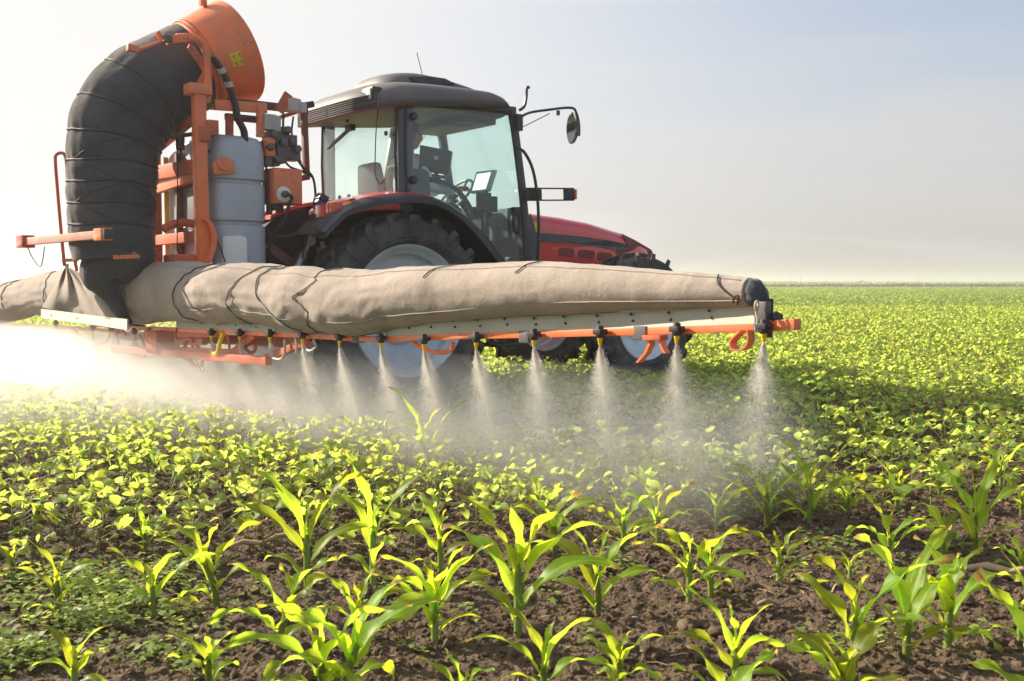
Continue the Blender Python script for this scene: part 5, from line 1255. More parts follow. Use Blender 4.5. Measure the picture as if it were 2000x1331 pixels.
# =================================================================== CORN
def leaf_geo(base, az, L, w_, e0, droop, roll=0.0, wave=0.0, n=16, fold=.28, bend=0.0, tip_twist=0.0, seed=0, w0=.35):
    rg = random.Random(seed); P_ = []; F_ = []; UV = []
    p = Vector(base); ph = rg.random() * 6
    for i in range(n + 1):
        t = i / n; e = e0 - droop * t ** 1.45; a = az + bend * t
        d = Vector((math.cos(a) * math.cos(e), math.sin(a) * math.cos(e), math.sin(e)))
        if i: p = p + d * (L / n)
        side = Vector((-math.sin(a), math.cos(a), 0)); up = side.cross(d) * -1; 
        rl = roll + tip_twist * t * t
        s2 = side * math.cos(rl) + up * math.sin(rl); u2 = up * math.cos(rl) - side * math.sin(rl)
        if t < .42: wt = w0 + (1 - w0) * math.sin(t / .42 * math.pi / 2) ** 1.2
        else: wt = max(0, 1 - ((t - .42) / .58) ** 1.9)
        hwid = w_ / 2 * max(wt, .012)
        fo = fold * (1.25 - t * .9) + (1.6 * (1 - t / .12) if t < .12 else 0)
        for s_ in (-1, -.55, 0, .55, 1):
            ed = wave * math.sin(t * 15 + ph + s_) * abs(s_) ** 2 * (t > .08)
            P_.append(p + s2 * (s_ * hwid * (1 - .18 * min(fo, 1))) + u2 * (-(abs(s_)) * 0 + abs(s_) ** 1.3 * hwid * fo + ed * w_ * .3)); UV.append((s_ / 2 + .5, t))
    for i in range(n):
        for k in range(4): F_.append((i * 5 + k, i * 5 + k + 1, i * 5 + k + 6, i * 5 + k + 5))
    return P_, F_, UV
def uv_mesh(name, P_, F_, UV, m_, parent):
    return np_mesh(name, np.array([tuple(v) for v in P_]), np.array(F_), m_, parent=parent, uv=np.array(UV))
def corn_plant(px, py, top, label, seed, az=None, lean=(0, 0), n=6, wd=1.0, spread=1.0, droop=1.0, leaves=None):
    rg = random.Random(seed * 77 + 5); p = G(px, py); p.z = float(gz(p.x, p.y)) - .012
    Hh = (py - top) / F_PX * math.hypot(p.y, CAM_H) * 1.07
    root = empty('corn_plant', p, 0); tag(root, label, 'corn plant', 'young corn plants in the bare soil')
    if az is None: az = rg.uniform(-.5, .5) + (math.pi if rg.random() < .5 else 0)
    m = MB(); sh = Hh * .46; ln = Vector((lean[0], lean[1], 0)) * Hh
    st = [ln * t ** 2 + Vector((0, 0, sh * t)) for t in (0, .15, .35, .6, .85, 1)]
    br = .0065 + Hh * .014
    m.tube(st, [br * 1.0, br * .92, br * .95, br * .9, br * .8, br * .6], 10); m.build('stalk', M['stalk'], root)
    if leaves is None:
        leaves = []
        for i in range(n):
            f = i / (n - 1)
            a = az + (math.pi if i % 2 else 0) + rg.uniform(-.55, .55)
            hgt = (.12 + .82 * f ** .9)
            L = Hh * (.30 + .58 * math.sin(math.pi * min(1, (.16 + f * .72)))) * rg.uniform(.8, 1.12) * spread ** .7
            e0 = R(63 + 24 * f + rg.uniform(-8, 5)); dr = R((112 - 62 * f) * rg.uniform(.7, 1.25) * droop)
            if i == n - 1: L *= .78; dr = R(rg.uniform(10, 38))
            leaves.append((hgt, a, L, (.022 + .023 * math.sin(math.pi * (.12 + .72 * f))) * .93 * wd ** .8 * rg.uniform(.88, 1.15) * (Hh / .33) ** .6, e0, dr))
    for i, (hgt, a, L, w_, e0, dr) in enumerate(leaves):
        b = ln * (hgt ** 2) + Vector((0, 0, sh * hgt))
        P_, F_, UV = leaf_geo(b, a, L, w_, e0, dr, roll=rg.uniform(-.35, .35), wave=rg.uniform(.3, 1.0), bend=rg.uniform(-.45, .45), tip_twist=rg.uniform(-.9, .9), seed=seed * 9 + i, fold=rg.uniform(.2, .5))
        uv_mesh('leaf', P_, F_, UV, M['corn'], root)
    return root
corn = [
 (114, 1215, 1056, 'slender corn plant with folded leaves beside the low weeds at the left edge', {}),
 (299, 1204, 1058, 'corn plant with wide arching leaves just right of the left weed patch', dict(az=.1, spread=1.25)),
 (425, 1185, 990, 'corn plant on the left whose big top leaf bends over to the left', dict(az=2.9, wd=1.2, lean=(-.12, 0))),
 (146, 1345, 1236, 'corn plant cut by the bottom edge in the lower left corner', dict(az=.15, spread=1.5, wd=1.2)),
 (543, 1275, 1080, 'corn plant with one tall broad leaf leaning right, lower left', dict(az=.25, lean=(.14, 0), wd=1.2)),
 (600, 1146, 925, 'tall narrow corn plant with an upright leaf at the bean edge', dict(az=3.0, droop=.8)),
 (408, 1350, 1222, 'corn plant with twisted broad leaves at the bottom left, beside the big arching one', dict(wd=1.4)),
 (628, 1372, 1195, 'large blurred corn plant at the bottom with a sweeping leaf to the left', dict(az=3.0, spread=1.6, wd=1.5)),
 (700, 1252, 1112, 'short corn plant with crumpled leaves left of the widest plant', {}),
 (284, 1075, 992, 'pale small corn plant among beans on the left', dict(spread=1.2)),
 (729, 1137, 918, 'corn plant with a tall straight blade at the edge of the beans, left of centre', dict(az=2.6, droop=.75)),
 (860, 1116, 968, 'corn plant with two upright pale leaves behind the widest one', {}),
 (849, 1253, 1072, 'widest corn plant in the middle with many broad leaves and a thick stalk', dict(n=8, wd=1.5, spread=1.3, az=.2, droop=.75)),
 (1012, 1240, 948, 'tallest corn plant in the centre with stacked upright leaves', dict(n=7, wd=1.25, droop=.85)),
 (1083, 1086, 944, 'corn plant with thick curled top leaves right of the tallest', dict(wd=1.1)),
 (1167, 1202, 1022, 'corn plant with a leaf reaching far left, centre right', dict(az=3.0, spread=1.25, wd=1.15)),
 (1218, 1062, 946, 'corn plant with a broad cupped top leaf at the edge of the spray', dict(az=2.9, wd=1.15)),
 (1285, 1056, 930, 'corn plant with one orange withered leaf, just beyond the centre', {}),
 (1346, 1178, 1010, 'left one of two corn plants standing close together, right of centre', dict(az=2.8)),
 (1388, 1168, 1018, 'right one of two corn plants standing close together', dict(az=.2)),
 (1062, 1362, 1222, 'corn plant at the bottom centre with a long leaf arching left', dict(az=3.0, spread=1.6, wd=1.35)),
 (1210, 1345, 1206, 'corn plant with a bent-down blade at the bottom, right of centre', dict(az=2.7, wd=1.3)),
 (672, 1375, 1125, 'corn plant at the bottom with a broad glowing blade rising right', dict(az=.4, wd=1.6, lean=(.1, 0))),
 (1399, 1034, 930, 'corn plant with broad drooping crown at the mist edge', dict(wd=1.15)),
 (1497, 1030, 874, 'upright corn plant with a spear leaf, back row right of the mist', dict(droop=.7)),
 (1581, 1020, 870, 'corn plant with a long leaf rising left, back row', dict(az=2.7, spread=1.15, droop=.7)),
 (1656, 1000, 912, 'small corn plant between two taller ones in the back row', {}),
 (1751, 994, 886, 'corn plant with long leaf curling left, right back row', dict(az=2.8, spread=1.2)),
 (1834, 970, 890, 'thin corn plant behind the fork-shaped one on the right', {}),
 (1954, 966, 862, 'corn plant in the back row near the right edge', {}),
 (1903, 1084, 908, 'large corn plant on the right with leaves spread like a fork', dict(az=.2, spread=1.25, droop=.65, wd=1.15)),
 (1840, 1092, 962, 'corn plant left of the fork-shaped one, with one blade hanging forward', dict(wd=1.1)),
 (1735, 1103, 990, 'corn plant with two long leaves sweeping left, middle right', dict(az=3.1, spread=1.4)),
 (1521, 1135, 1026, 'low arching corn plant alone on bare soil, right of centre', dict(az=.15, spread=1.35)),
 (1437, 1340, 1150, 'crumpled corn plant at the bottom right with a spiky top', {}),
 (1667, 1308, 1086, 'corn plant with a straight broad centre leaf, lower right', dict(wd=1.3, az=3.0, spread=1.15)),
 (1770, 1292, 1072, 'tall spreading corn plant with arms out both sides, lower right', dict(n=7, wd=1.3, spread=1.35, az=.1, droop=.85)),
 (1851, 1262, 1038, 'corn plant with a wide hanging leaf and thick pale stalk on the right', dict(wd=1.3, n=7, az=.3)),
 (1992, 1254, 1130, 'small corn plant cut by the right edge', {}),
 (1645, 1385, 1222, 'dark blurred corn plant at the bottom right with a huge arched leaf', dict(az=3.0, wd=1.9, spread=1.3)),
 (2040, 1400, 1200, 'corn plant beyond the lower right corner whose blade reaches in', dict(az=2.5, wd=1.9, spread=1.8, droop=.5)),
 (1420, 1420, 1300, 'corn plant below the frame whose long blade lies across the bottom', dict(az=3.0, wd=1.7, spread=1.7)),
 (838, 962, 895, 'short corn plant in the beans left of the centre', {}),
 (842, 925, 768, 'tall grassy stalk plant rising out of the beans into the mist', dict(wd=.65, az=2.7, droop=.7, lean=(-.15, 0), n=7)),
 (938, 905, 850, 'thin grassy corn plant in the mist right of the tall stalk', dict(wd=.6)),
 (1660, 1125, 1060, 'tiny corn sprout on bare soil, middle right', dict(wd=.6)),
 (1995, 1000, 925, 'corn plant half cut by the right edge in the back row', {}),
 (1490, 870, 805, 'wispy grass-like corn plant among beans beside the mist', dict(wd=.6)),
 (1700, 822, 780, 'light grass tuft in the shadow beside the bare strip', dict(wd=.35, n=8, spread=1.3)),
 (25, 1130, 1050, 'faint corn plant at the left edge above the weeds', {}),
 (1995, 1118, 1040, 'corn plant at the right edge reaching in with one arched leaf', dict(az=3.0, spread=1.6)),
 (905, 1385, 1290, 'corn plant at the bottom centre left showing only its arched leaf', dict(az=3.0, spread=1.8)),
]
for i, (x, y, tp, lb, kw) in enumerate(corn): corn_plant(x, y, tp, lb, i + 3, **kw)

# =================================================================== BEANS
def bean_proto(seed, hi=True, sc=1.0, nl=None):
    rg = random.Random(seed); P_ = []; F_ = []; MI = []; UVs = []
    def leaflet(c, az, tilt, L, w_, roll=0.0):
        # round leaf with slightly raised rim, built as a 7-point fan pair
        d = Vector((math.cos(az) * math.cos(tilt), math.sin(az) * math.cos(tilt), math.sin(tilt))); s_ = Vector((-math.sin(az), math.cos(az), 0)); u_ = d.cross(s_)
        s2 = s_ * math.cos(roll) + u_ * math.sin(roll); u_ = u_ * math.cos(roll) - s_ * math.sin(roll)
        b = len(P_); k = (0, .2, .5, .8, 1.0) if hi else (0, .5, 1)
        prof = (0.08, .72, 1.0, .72, .03) if hi else (.2, 1, .1)
        cr = rg.uniform(.1, .5)
        for t, ww in zip(k, prof):
            arch = -((t - .45) ** 2) * L * .5
            for q in ((-1, 0, 1)): P_.append(c + d * (L * t) + s2 * (q * ww * w_ / 2) + u_ * (arch + abs(q) * ww * w_ * cr * .35))
        for i in range(len(k) - 1):
            for q in range(2): F_.append((b + i * 3 + q, b + i * 3 + q + 1, b + i * 3 + q + 4, b + i * 3 + q + 3)); MI.append(0)
    def stem(a, b_, r_):
        d = (b_ - a).normalized(); s_ = d.cross(Vector((.3, .9, .1))).normalized() * r_; t_ = d.cross(s_)
        b = len(P_); P_.extend([a + s_, a - s_ * .5 + t_ * .87, a - s_ * .5 - t_ * .87, b_ + s_ * .6, b_ - s_ * .3 + t_ * .5, b_ - s_ * .3 - t_ * .5])
        for q in range(3): F_.append((b + q, b + (q + 1) % 3, b + 3 + (q + 1) % 3, b + 3 + q)); MI.append(1)
    Hh = rg.uniform(.10, .17) * sc
    top = Vector((rg.uniform(-.02, .02), rg.uniform(-.02, .02), Hh)); stem(Vector((0, 0, -.01)), top, .0032)
    for k in range(2):                       # pair of round first leaves
        a = rg.random() * .5 + k * math.pi; c = top * .5 + Vector((math.cos(a), math.sin(a), .35)) * .035; stem(top * .45, c, .002)
        leaflet(c, a, rg.uniform(-.2, 1.1), .050 * sc, .049 * sc, rg.uniform(-.7, .7))
    n = nl or rg.randint(2, 4)
    for k in range(n):                       # three-part leaves on long stalks
        a = k * 2.4 + rg.random(); h = .55 + .45 * k / n; rr = rg.uniform(.03, .085) * sc
        c = top * h + Vector((math.cos(a) * rr, math.sin(a) * rr, rg.uniform(.02, .06) * sc)); stem(top * h, c, .0018)
        L = rg.uniform(.040, .068) * sc * (1 - .25 * k / n); tl = rg.uniform(-.3, 1.15)
        for da, f in ((0, 1), (1.5, .85), (-1.5, .85)): leaflet(c, a + da + rg.uniform(-.2, .2), tl + rg.uniform(-.3, .3), L * f, L * f * .80, rg.uniform(-1.0, 1.0))
    if rg.random() < .7: leaflet(top, rg.random() * 6, 1.2, .04 * sc, .015 * sc)
    return np.array([tuple(v) for v in P_]), np.array(F_), np.array(MI)
protos = [bean_proto(100 + i) for i in range(14)]
pmesh = []
for P_, F_, MI in protos:
    o = np_mesh('bean_plant', P_, F_, [M['bean'], M['beanstem']], mi=MI); pmesh.append(o.data); bpy.data.objects.remove(o)
# where beans grow: beyond an uneven line that runs obliquely across the near field
def edge_y(x): return 3.92 + .27 * x + .10 * np.sin(x * 3.1) + .07 * np.sin(x * 7.7 + 1) + np.where(x < -1.0, (x + 1.0) * .22, 0)
def bean_ok(x, y, rnd):
    rn = x * ROWN[0] + y * ROWN[1]
    row = .5 + .5 * np.cos(rn * 2 * math.pi / .42)
    dens = .36 + .50 * row + fbm2(x, y, 1.3, 3, 21) * 1.7 + np.clip((y - 7) / 6, 0, .5)
    bare = np.exp(-((rn - 4.62 + .04 * x) / .17) ** 2) * (x > 0.6) * (y < 16)          # bare strip in the shadow, right
    bare2 = np.exp(-((rn - 5.6) / .13) ** 2) * (x < -.2) * .8
    dens = dens - 1.3 * bare - .7 * bare2
    e = np.clip((y - edge_y(x)) / .6, 0, 1)
    return rnd < np.clip(dens, 0.02, 1) * (.35 + .65 * e) * (y > edge_y(x) - .1)
def in_wheel(x, y):
    dx, dy = x - ORG.x, y - ORG.y; f_ = dx * U.x + dy * U.y; l_ = abs(dx * RT.x + dy * RT.y)
    return (l_ > .42) & (l_ < 1.0) & (((f_ > -9) & (f_ < .7) & (f_ > -.55)) | ((f_ > 2.25) & (f_ < 3.2)))
n = 60000; Y_ = 2.6 + NR.random(n) * 9.4; X_ = (NR.random(n) * 2 - 1) * (Y_ * .56 + .5)
keep = (NR.random(n) < (Y_ * .56 + .5) / (12 * .56 + .5)) & bean_ok(X_, Y_, NR.random(n)); X_, Y_ = X_[keep], Y_[keep]
# thin to a natural plant spacing
def thin(X, Y, d):
    cell = {}; out = []
    for i in range(len(X)):
        k = (int(X[i] / d), int(Y[i] / d)); ok = True
        for a in (-1, 0, 1):
            for b in (-1, 0, 1):
                for j in cell.get((k[0] + a, k[1] + b), ()):
                    if (X[i] - X[j]) ** 2 + (Y[i] - Y[j]) ** 2 < d * d: ok = False; break
                if not ok: break
            if not ok: break
        if ok: cell.setdefault(k, []).append(i); out.append(i)
    return np.array(out)
k_ = thin(X_, Y_, .112); X_, Y_ = X_[k_], Y_[k_]
k_ = ~in_wheel(X_, Y_); X_, Y_ = X_[k_], Y_[k_]
od = np.argsort(Y_); X_, Y_ = X_[od], Y_[od]; Z_ = gz(X_, Y_)
vis = np.abs(X_) < Y_ * .53
near = np.where(vis)[0][:300]; nm = np.zeros(len(X_), bool); nm[near] = True
def bean_label(x, y):
    d = 'on the left' if x < -.8 else ('on the right' if x > 1.0 else 'in the middle')
    e = y - float(edge_y(np.array(x)))
    k = 'bean plant %s, ' % d
    return k + ('at the ragged front edge by bare soil' if e < .45 else ('just behind the front edge of the band' if e < .95 else 'well inside the dense bean band'))
for i in near:
    o = bpy.data.objects.new('bean_plant', pmesh[int(i) % 14]); C.objects.link(o); o.location = (X_[i], Y_[i], Z_[i]); s_ = random.Random(int(i)).uniform(.75, 1.25)
    o.rotation_euler = (0, 0, random.Random(int(i) + 9).random() * 6.28); o.scale = (s_, s_, s_); tag(o, bean_label(X_[i], Y_[i]), 'bean plant', 'young bean plants nearest the corn')
def scatter(name, X, Y, Z, pr, smin, smax, m_, seed):
    rg = np.random.default_rng(seed); vs, fs, ms = [], [], []; off = 0
    idx = rg.integers(0, len(pr), len(X)); sc = rg.uniform(smin, smax, len(X)); rot = rg.random(len(X)) * 2 * math.pi
    for k, (P_, F_, MI) in enumerate(pr):
        s_ = np.where(idx == k)[0]
        if not len(s_): continue
        c, s2 = np.cos(rot[s_]), np.sin(rot[s_]); A = P_[None] * sc[s_][:, None, None]
        x = A[..., 0] * c[:, None] - A[..., 1] * s2[:, None] + X[s_][:, None]; y = A[..., 0] * s2[:, None] + A[..., 1] * c[:, None] + Y[s_][:, None]; z = A[..., 2] + Z[s_][:, None]
        vs.append(np.stack([x, y, z], -1).reshape(-1, 3)); fs.append((F_[None] + (np.arange(len(s_)) * len(P_))[:, None, None] + off).reshape(-1, 4)); ms.append(np.tile(MI, len(s_))); off += len(s_) * len(P_)
    return np_mesh(name, np.concatenate(vs), np.concatenate(fs), m_, mi=np.concatenate(ms))
r_ = ~nm
o = scatter('bean_crop', X_[r_], Y_[r_], Z_[r_], protos, .8, 1.25, [M['bean'], M['beanstem']], 4); tag(o, 'dense band of young bean plants under and around the boom', 'bean crop', kind='stuff')
mid = [bean_proto(200 + i, hi=False, sc=1.15) for i in range(8)]
n = 26000; Y_ = np.sqrt(12 ** 2 + NR.random(n) * (34 ** 2 - 12 ** 2)); X_ = (NR.random(n) * 2 - 1) * (Y_ * .56 + 1)
k_ = bean_ok(X_, Y_, NR.random(n) * .75) & ~in_wheel(X_, Y_); X_, Y_ = X_[k_], Y_[k_]
o = scatter('bean_crop', X_, Y_, gz(X_, Y_), mid, .85, 1.3, [M['bean'], M['beanstem']], 5); tag(o, 'broad green bean field beyond the tractor', 'bean crop', kind='stuff')
far = []
for sd_ in range(6):                                      # sparse clumps for the far field
    rg = random.Random(sd_); P_ = []; F_ = []
    for k in range(26):
        a = rg.random() * 6.28; r2 = rg.random() ** .5 * .24; c = Vector((math.cos(a) * r2, math.sin(a) * r2, rg.uniform(.04, .17))); L = .055
        d = Vector((rg.uniform(-1, 1), rg.uniform(-1, 1), rg.uniform(-.2, .7))).normalized(); s_ = d.cross(Vector((rg.uniform(-.5, .5), rg.uniform(-.5, .5), 1))).normalized(); b = len(P_)
        P_ += [c - d * L / 2, c + s_ * L * .42, c + d * L / 2, c - s_ * L * .42]; F_.append((b, b + 1, b + 2, b + 3))
    far.append((np.array([tuple(v) for v in P_]), np.array(F_), np.zeros(26, int)))
n = 42000; Y_ = 34 * (170 / 34) ** (NR.random(n) ** .62); X_ = (NR.random(n) * 2 - 1) * (Y_ * .56 + 2)
o = scatter('bean_crop', X_, Y_, gz(X_, Y_), far, 1.0, 2.0, [M['bean_far'], M['bean_far']], 6); tag(o, 'distant part of the green bean field near the horizon', 'bean crop', kind='stuff')

# ---- low weeds on the left
wd = []
for sd_ in range(5):
    rg = random.Random(40 + sd_); P_ = []; F_ = []
    for k in range(15):
        a = rg.random() * 6.28; r2 = rg.random() ** .6 * .07; c = Vector((math.cos(a) * r2, math.sin(a) * r2, rg.uniform(.01, .05))); L = rg.uniform(.014, .028); az = rg.random() * 6.28; tl = rg.uniform(-.3, .6)
        d = Vector((math.cos(az) * math.cos(tl), math.sin(az) * math.cos(tl), math.sin(tl))); s_ = Vector((-math.sin(az), math.cos(az), rg.uniform(-.3, .3))).normalized(); b = len(P_)
        P_ += [c, c + d * L * .5 + s_ * L * .42 + Vector((0, 0, .003)), c + d * L, c + d * L * .5 - s_ * L * .42 + Vector((0, 0, .003))]; F_.append((b, b + 1, b + 2, b + 3))
    wd.append((np.array([tuple(v) for v in P_]), np.array(F_), np.zeros(15, int)))
spots = []
rng = random.Random(8)
for (cx, cy, sx, sy, nn) in ((150, 1150, 150, 45, 62), (200, 1215, 170, 28, 50), (330, 1130, 90, 30, 24), (40, 1290, 60, 25, 25), (300, 1290, 120, 30, 14), (1180, 1120, 60, 20, 12), (1620, 1085, 120, 40, 16), (1840, 1050, 100, 60, 14), (1480, 985, 220, 25, 40), (1700, 1270, 120, 30, 10), (860, 1200, 260, 60, 12)):
    for _ in range(nn): p = G(rng.gauss(cx, sx * .6), rng.gauss(cy, sy * .6)); spots.append((p.x, p.y))
sp_ = np.array(spots); o = scatter('weeds', sp_[:, 0], sp_[:, 1], gz(sp_[:, 0], sp_[:, 1]), wd, .7, 1.3, [M['weed']], 9); tag(o, 'low small-leaved weeds on the soil, thickest at the lower left', 'weeds', kind='stuff')

# =================================================================== HORIZON
def strip_band(name, y, x0, x1, h, step, m_, label, cat, jit, seed, thick=4.0, leafn=3):
    rg = np.random.default_rng(seed); n_ = int((x1 - x0) / step); xs = x0 + (x1 - x0) * rg.random(n_ * leafn)
    hh = h * (0.55 + .9 * np.clip(fbm2(xs + 900, xs * 0 + seed, 1 / jit, 4, seed) + .5, 0, 1)); zz = rg.random(len(xs)) ** .8 * hh; yy = y + (rg.random(len(xs)) - .5) * thick; L = step * 1.3
    d1 = rg.normal(size=(len(xs), 3)); d1 /= np.linalg.norm(d1, axis=1)[:, None]; d2 = np.cross(d1, rg.normal(size=(len(xs), 3))); d2 /= np.linalg.norm(d2, axis=1)[:, None]
    c = np.stack([xs, yy, zz], -1); P_ = np.stack([c - d1 * L, c + d2 * L * .7, c + d1 * L, c - d2 * L * .7], 1).reshape(-1, 3)
    o = np_mesh(name, P_, np.arange(len(P_)).reshape(-1, 4), m_); tag(o, label, cat, kind='stuff'); return o
strip_band('hedge', 190, 40, 115, .55, .16, M['farleaf'], 'thin dark green hedge strip across the right horizon', 'hedge', 8, 3, 5, 10)
strip_band('grain_crop', 300, 60, 190, 1.35, .3, M['wheat'], 'pale ripening crop field beyond the hedge on the horizon', 'crop', 40, 4, 14, 14)
strip_band('distant_trees', 900, -520, -340, 5.5, 1.2, M['farleaf'], 'hazy low tree line on the left horizon', 'trees', 30, 5, 30, 16)
def pole(x, ytop, dist, lb, cross=False):
    p = at(x, 553, dist); tp = at(x, ytop, dist); m = MB(); m.tube([(p.x, p.y, 0), (p.x, p.y, tp.z)], [.16, .10], 8); r0_ = m.build('pole', M['roofg'])
    if cross: m = MB(); m.bar((p.x - .9, p.y, tp.z - .6), (p.x + .9, p.y, tp.z - .6), .16, .16); m.build('crossarm', M['roofg'], r0_)
    r0_.name = 'power_pole'; tag(r0_, lb, 'power pole', 'power poles on the horizon')
pole(1543, 535, 600, 'leftmost thin power pole on the right horizon', True); pole(1564, 540, 560, 'short power pole just right of the leftmost one'); pole(1794, 535, 600, 'lone power pole far right on the horizon', True)
def far_bush(x, w_, h, dist, lb):
    rg = np.random.default_rng(int(x)); p = at(x, 553, dist); n_ = 700; d = rg.normal(size=(n_, 3)); d /= np.linalg.norm(d, axis=1)[:, None]; r2 = rg.random(n_) ** .35
    c = d * r2[:, None] * np.array([w_ / 2, w_ / 2, h]); c[:, 2] = np.abs(c[:, 2]); c += np.array([p.x, p.y, 0]); L = w_ * .05
    d1 = rg.normal(size=(n_, 3)); d1 /= np.linalg.norm(d1, axis=1)[:, None]; d2 = np.cross(d1, rg.normal(size=(n_, 3))); d2 /= np.linalg.norm(d2, axis=1)[:, None]
    P_ = np.stack([c - d1 * L, c + d2 * L * .7, c + d1 * L, c - d2 * L * .7], 1).reshape(-1, 3)
    root = empty('tree', (p.x, p.y, 0)); tag(root, lb, 'tree'); P_ = P_ - np.array([p.x, p.y, 0]); np_mesh('crown', P_, np.arange(len(P_)).reshape(-1, 4), M['farleaf'], parent=root)
    m = MB(); m.tube([(0, 0, 0), (0, 0, h * .6)], [w_ * .04, w_ * .02], 8); m.build('trunk', M['iron'], root)
far_bush(1683, 4.6, 2.0, 500, 'round far tree between the power poles on the right horizon'); far_bush(1780, 7.0, 1.1, 520, 'low spreading far tree beside the right power pole')

# =================================================================== SPRAY
def vol_mat(name, dens, aniso, noise_scale, kind='plume'):
    m = bpy.data.materials.new(name); m.use_nodes = True; t = m.node_tree; n = t.nodes; l = t.links; n.remove(n['Principled BSDF'])
    v = n.new('ShaderNodeVolumePrincipled'); v.inputs['Color'].default_value = (1, .985, .97, 1); v.inputs['Anisotropy'].default_value = aniso
    co = n.new('ShaderNodeTexCoord'); nz = n.new('ShaderNodeTexNoise'); nz.inputs['Scale'].default_value = noise_scale; nz.inputs['Detail'].default_value = 4; nz.inputs['Roughness'].default_value = .6
    sp = n.new('ShaderNodeSeparateXYZ'); l.new(co.outputs['Object'], sp.inputs[0])
    def ma(op, a, b=None, cl=False):
        q = n.new('ShaderNodeMath'); q.operation = op; q.use_clamp = cl
        for i, x in enumerate((a, b)):
            if x is None: continue
            if isinstance(x, (int, float)): q.inputs[i].default_value = x
            else: l.new(x, q.inputs[i])
        return q.outputs[0]
    if kind == 'plume':
        l.new(co.outputs['Object'], nz.inputs['Vector'])
        z = ma('MULTIPLY', sp.outputs['Z'], -1.0)                      # distance below the nozzle
        rad = ma('POWER', ma('ADD', ma('POWER', sp.outputs['X'], 2.0), ma('POWER', sp.outputs['Y'], 2.0)), .5)
        rel = ma('DIVIDE', rad, ma('ADD', ma('MULTIPLY', z, .34), .006))
        edge = ma('SUBTRACT', 1.0, rel, True); edge = ma('POWER', edge, 1.3)
        fall = ma('DIVIDE', ma('POWER', ma('SUBTRACT', 1.0, ma('DIVIDE', z, .72), True), .9), ma('ADD', ma('POWER', ma('MULTIPLY', z, 3.0), 1.25), .04))
        nn = ma('MULTIPLY', ma('SUBTRACT', nz.outputs[0], .34, True), 4.4)
        oi = n.new('ShaderNodeObjectInfo'); rv = ma('ADD', ma('MULTIPLY', oi.outputs['Random'], .8), .35); fall = ma('MULTIPLY', fall, rv)
        d = ma('MULTIPLY', ma('MULTIPLY', edge, fall), ma('MULTIPLY', nn, dens))
    else:
        mp = n.new('ShaderNodeMapping'); mp.inputs['Scale'].default_value = (1, 1, 1.2); l.new(co.outputs['Object'], mp.inputs[0]); l.new(mp.outputs[0], nz.inputs['Vector'])
        # object axes: x along the boom, y across it, z up
        ay = ma('ABSOLUTE', sp.outputs['Y']); wy = ma('SUBTRACT', 1.0, ma('DIVIDE', ay, .80), True); wy = ma('POWER', wy, 1.0)
        wz = ma('SUBTRACT', 1.0, ma('DIVIDE', sp.outputs['Z'], .66), True); wz = ma('MULTIPLY', ma('POWER', wz, 1.1), ma('ADD', ma('DIVIDE', sp.outputs['Z'], .28), .10, True))
        xs_ = n.new('ShaderNodeMapRange'); xs_.inputs['From Min'].default_value = 2.0; xs_.inputs['From Max'].default_value = 7.0; xs_.inputs['To Min'].default_value = 2.2; xs_.inputs['To Max'].default_value = .5; l.new(sp.outputs['X'], xs_.inputs['Value'])
        nn = ma('MULTIPLY', ma('SUBTRACT', nz.outputs[0], .30, True), 3.4)
        d = ma('MULTIPLY', ma('MULTIPLY', wy, wz), ma('MULTIPLY', ma('MULTIPLY', nn, xs_.outputs[0]), dens))
    l.new(d, v.inputs['Density']); l.new(v.outputs[0], n['Material Output'].inputs['Volume']); return m
M['plume'] = vol_mat('spray_plume_volume', 8.5, .45, 9, 'plume')
M['mist'] = vol_mat('spray_mist_volume', 4.6, .4, 2.2, 'mist')
def drop_mat():
    m = bpy.data.materials.new('water_droplets'); m.use_nodes = True; t = m.node_tree; n = t.nodes; l = t.links; n.remove(n['Principled BSDF'])
    d = n.new('ShaderNodeBsdfDiffuse'); d.inputs[0].default_value = (.85, .84, .82, 1); tl = n.new('ShaderNodeBsdfTranslucent'); tl.inputs[0].default_value = (.9, .88, .84, 1)
    ms = n.new('ShaderNodeMixShader'); ms.inputs[0].default_value = .55; l.new(d.outputs[0], ms.inputs[1]); l.new(tl.outputs[0], ms.inputs[2]); l.new(ms.outputs[0], n['Material Output'].inputs['Surface']); return m
M['drop'] = drop_mat()
pl_labels = ['spray plume under the leftmost nozzle, beside the hose loop', 'second spray plume from the left, below the white strip', 'third spray plume from the left, close to its neighbour', 'spray plume below the foot of the dark air trunk',
             'spray plume below the yellow hose on the centre frame', 'spray plume right of the yellow hose', 'spray plume in front of the dark gap left of the rear wheel', 'spray plume just left of the big rear wheel',
             'spray plume over the left edge of the rear rim', 'spray plume over the left half of the rear rim', 'spray plume over the right half of the rear rim', 'spray plume between the rear wheel and the far front wheel',
             'spray plume in front of the far front wheel', 'spray plume between the two front wheels', 'spray plume in front of the near front rim', 'outermost spray plume at the boom tip, against the open field']
def tets(c, size, stretch, rg):
    n_ = len(c); base = np.array([[0, 0, 1.0], [.8, 0, -.6], [-.5, .7, -.6], [-.5, -.7, -.6]]); s_ = size[:, None, None] * base[None]; s_ = s_ * np.array([1, 1, stretch])
    P_ = (s_ + c[:, None, :]).reshape(-1, 3); f = np.array([[0, 1, 2], [0, 2, 3], [0, 3, 1], [1, 3, 2]]); return P_, (f[None] + (np.arange(n_) * 4)[:, None, None]).reshape(-1, 3)
BDW = Vector((math.sin(THB), -math.cos(THB), 0)); BNW = Vector((-math.cos(THB), -math.sin(THB), 0))
def drift_at(x): return .05 + .50 * min(1, max(0, (kx(x) + 6) / 15))
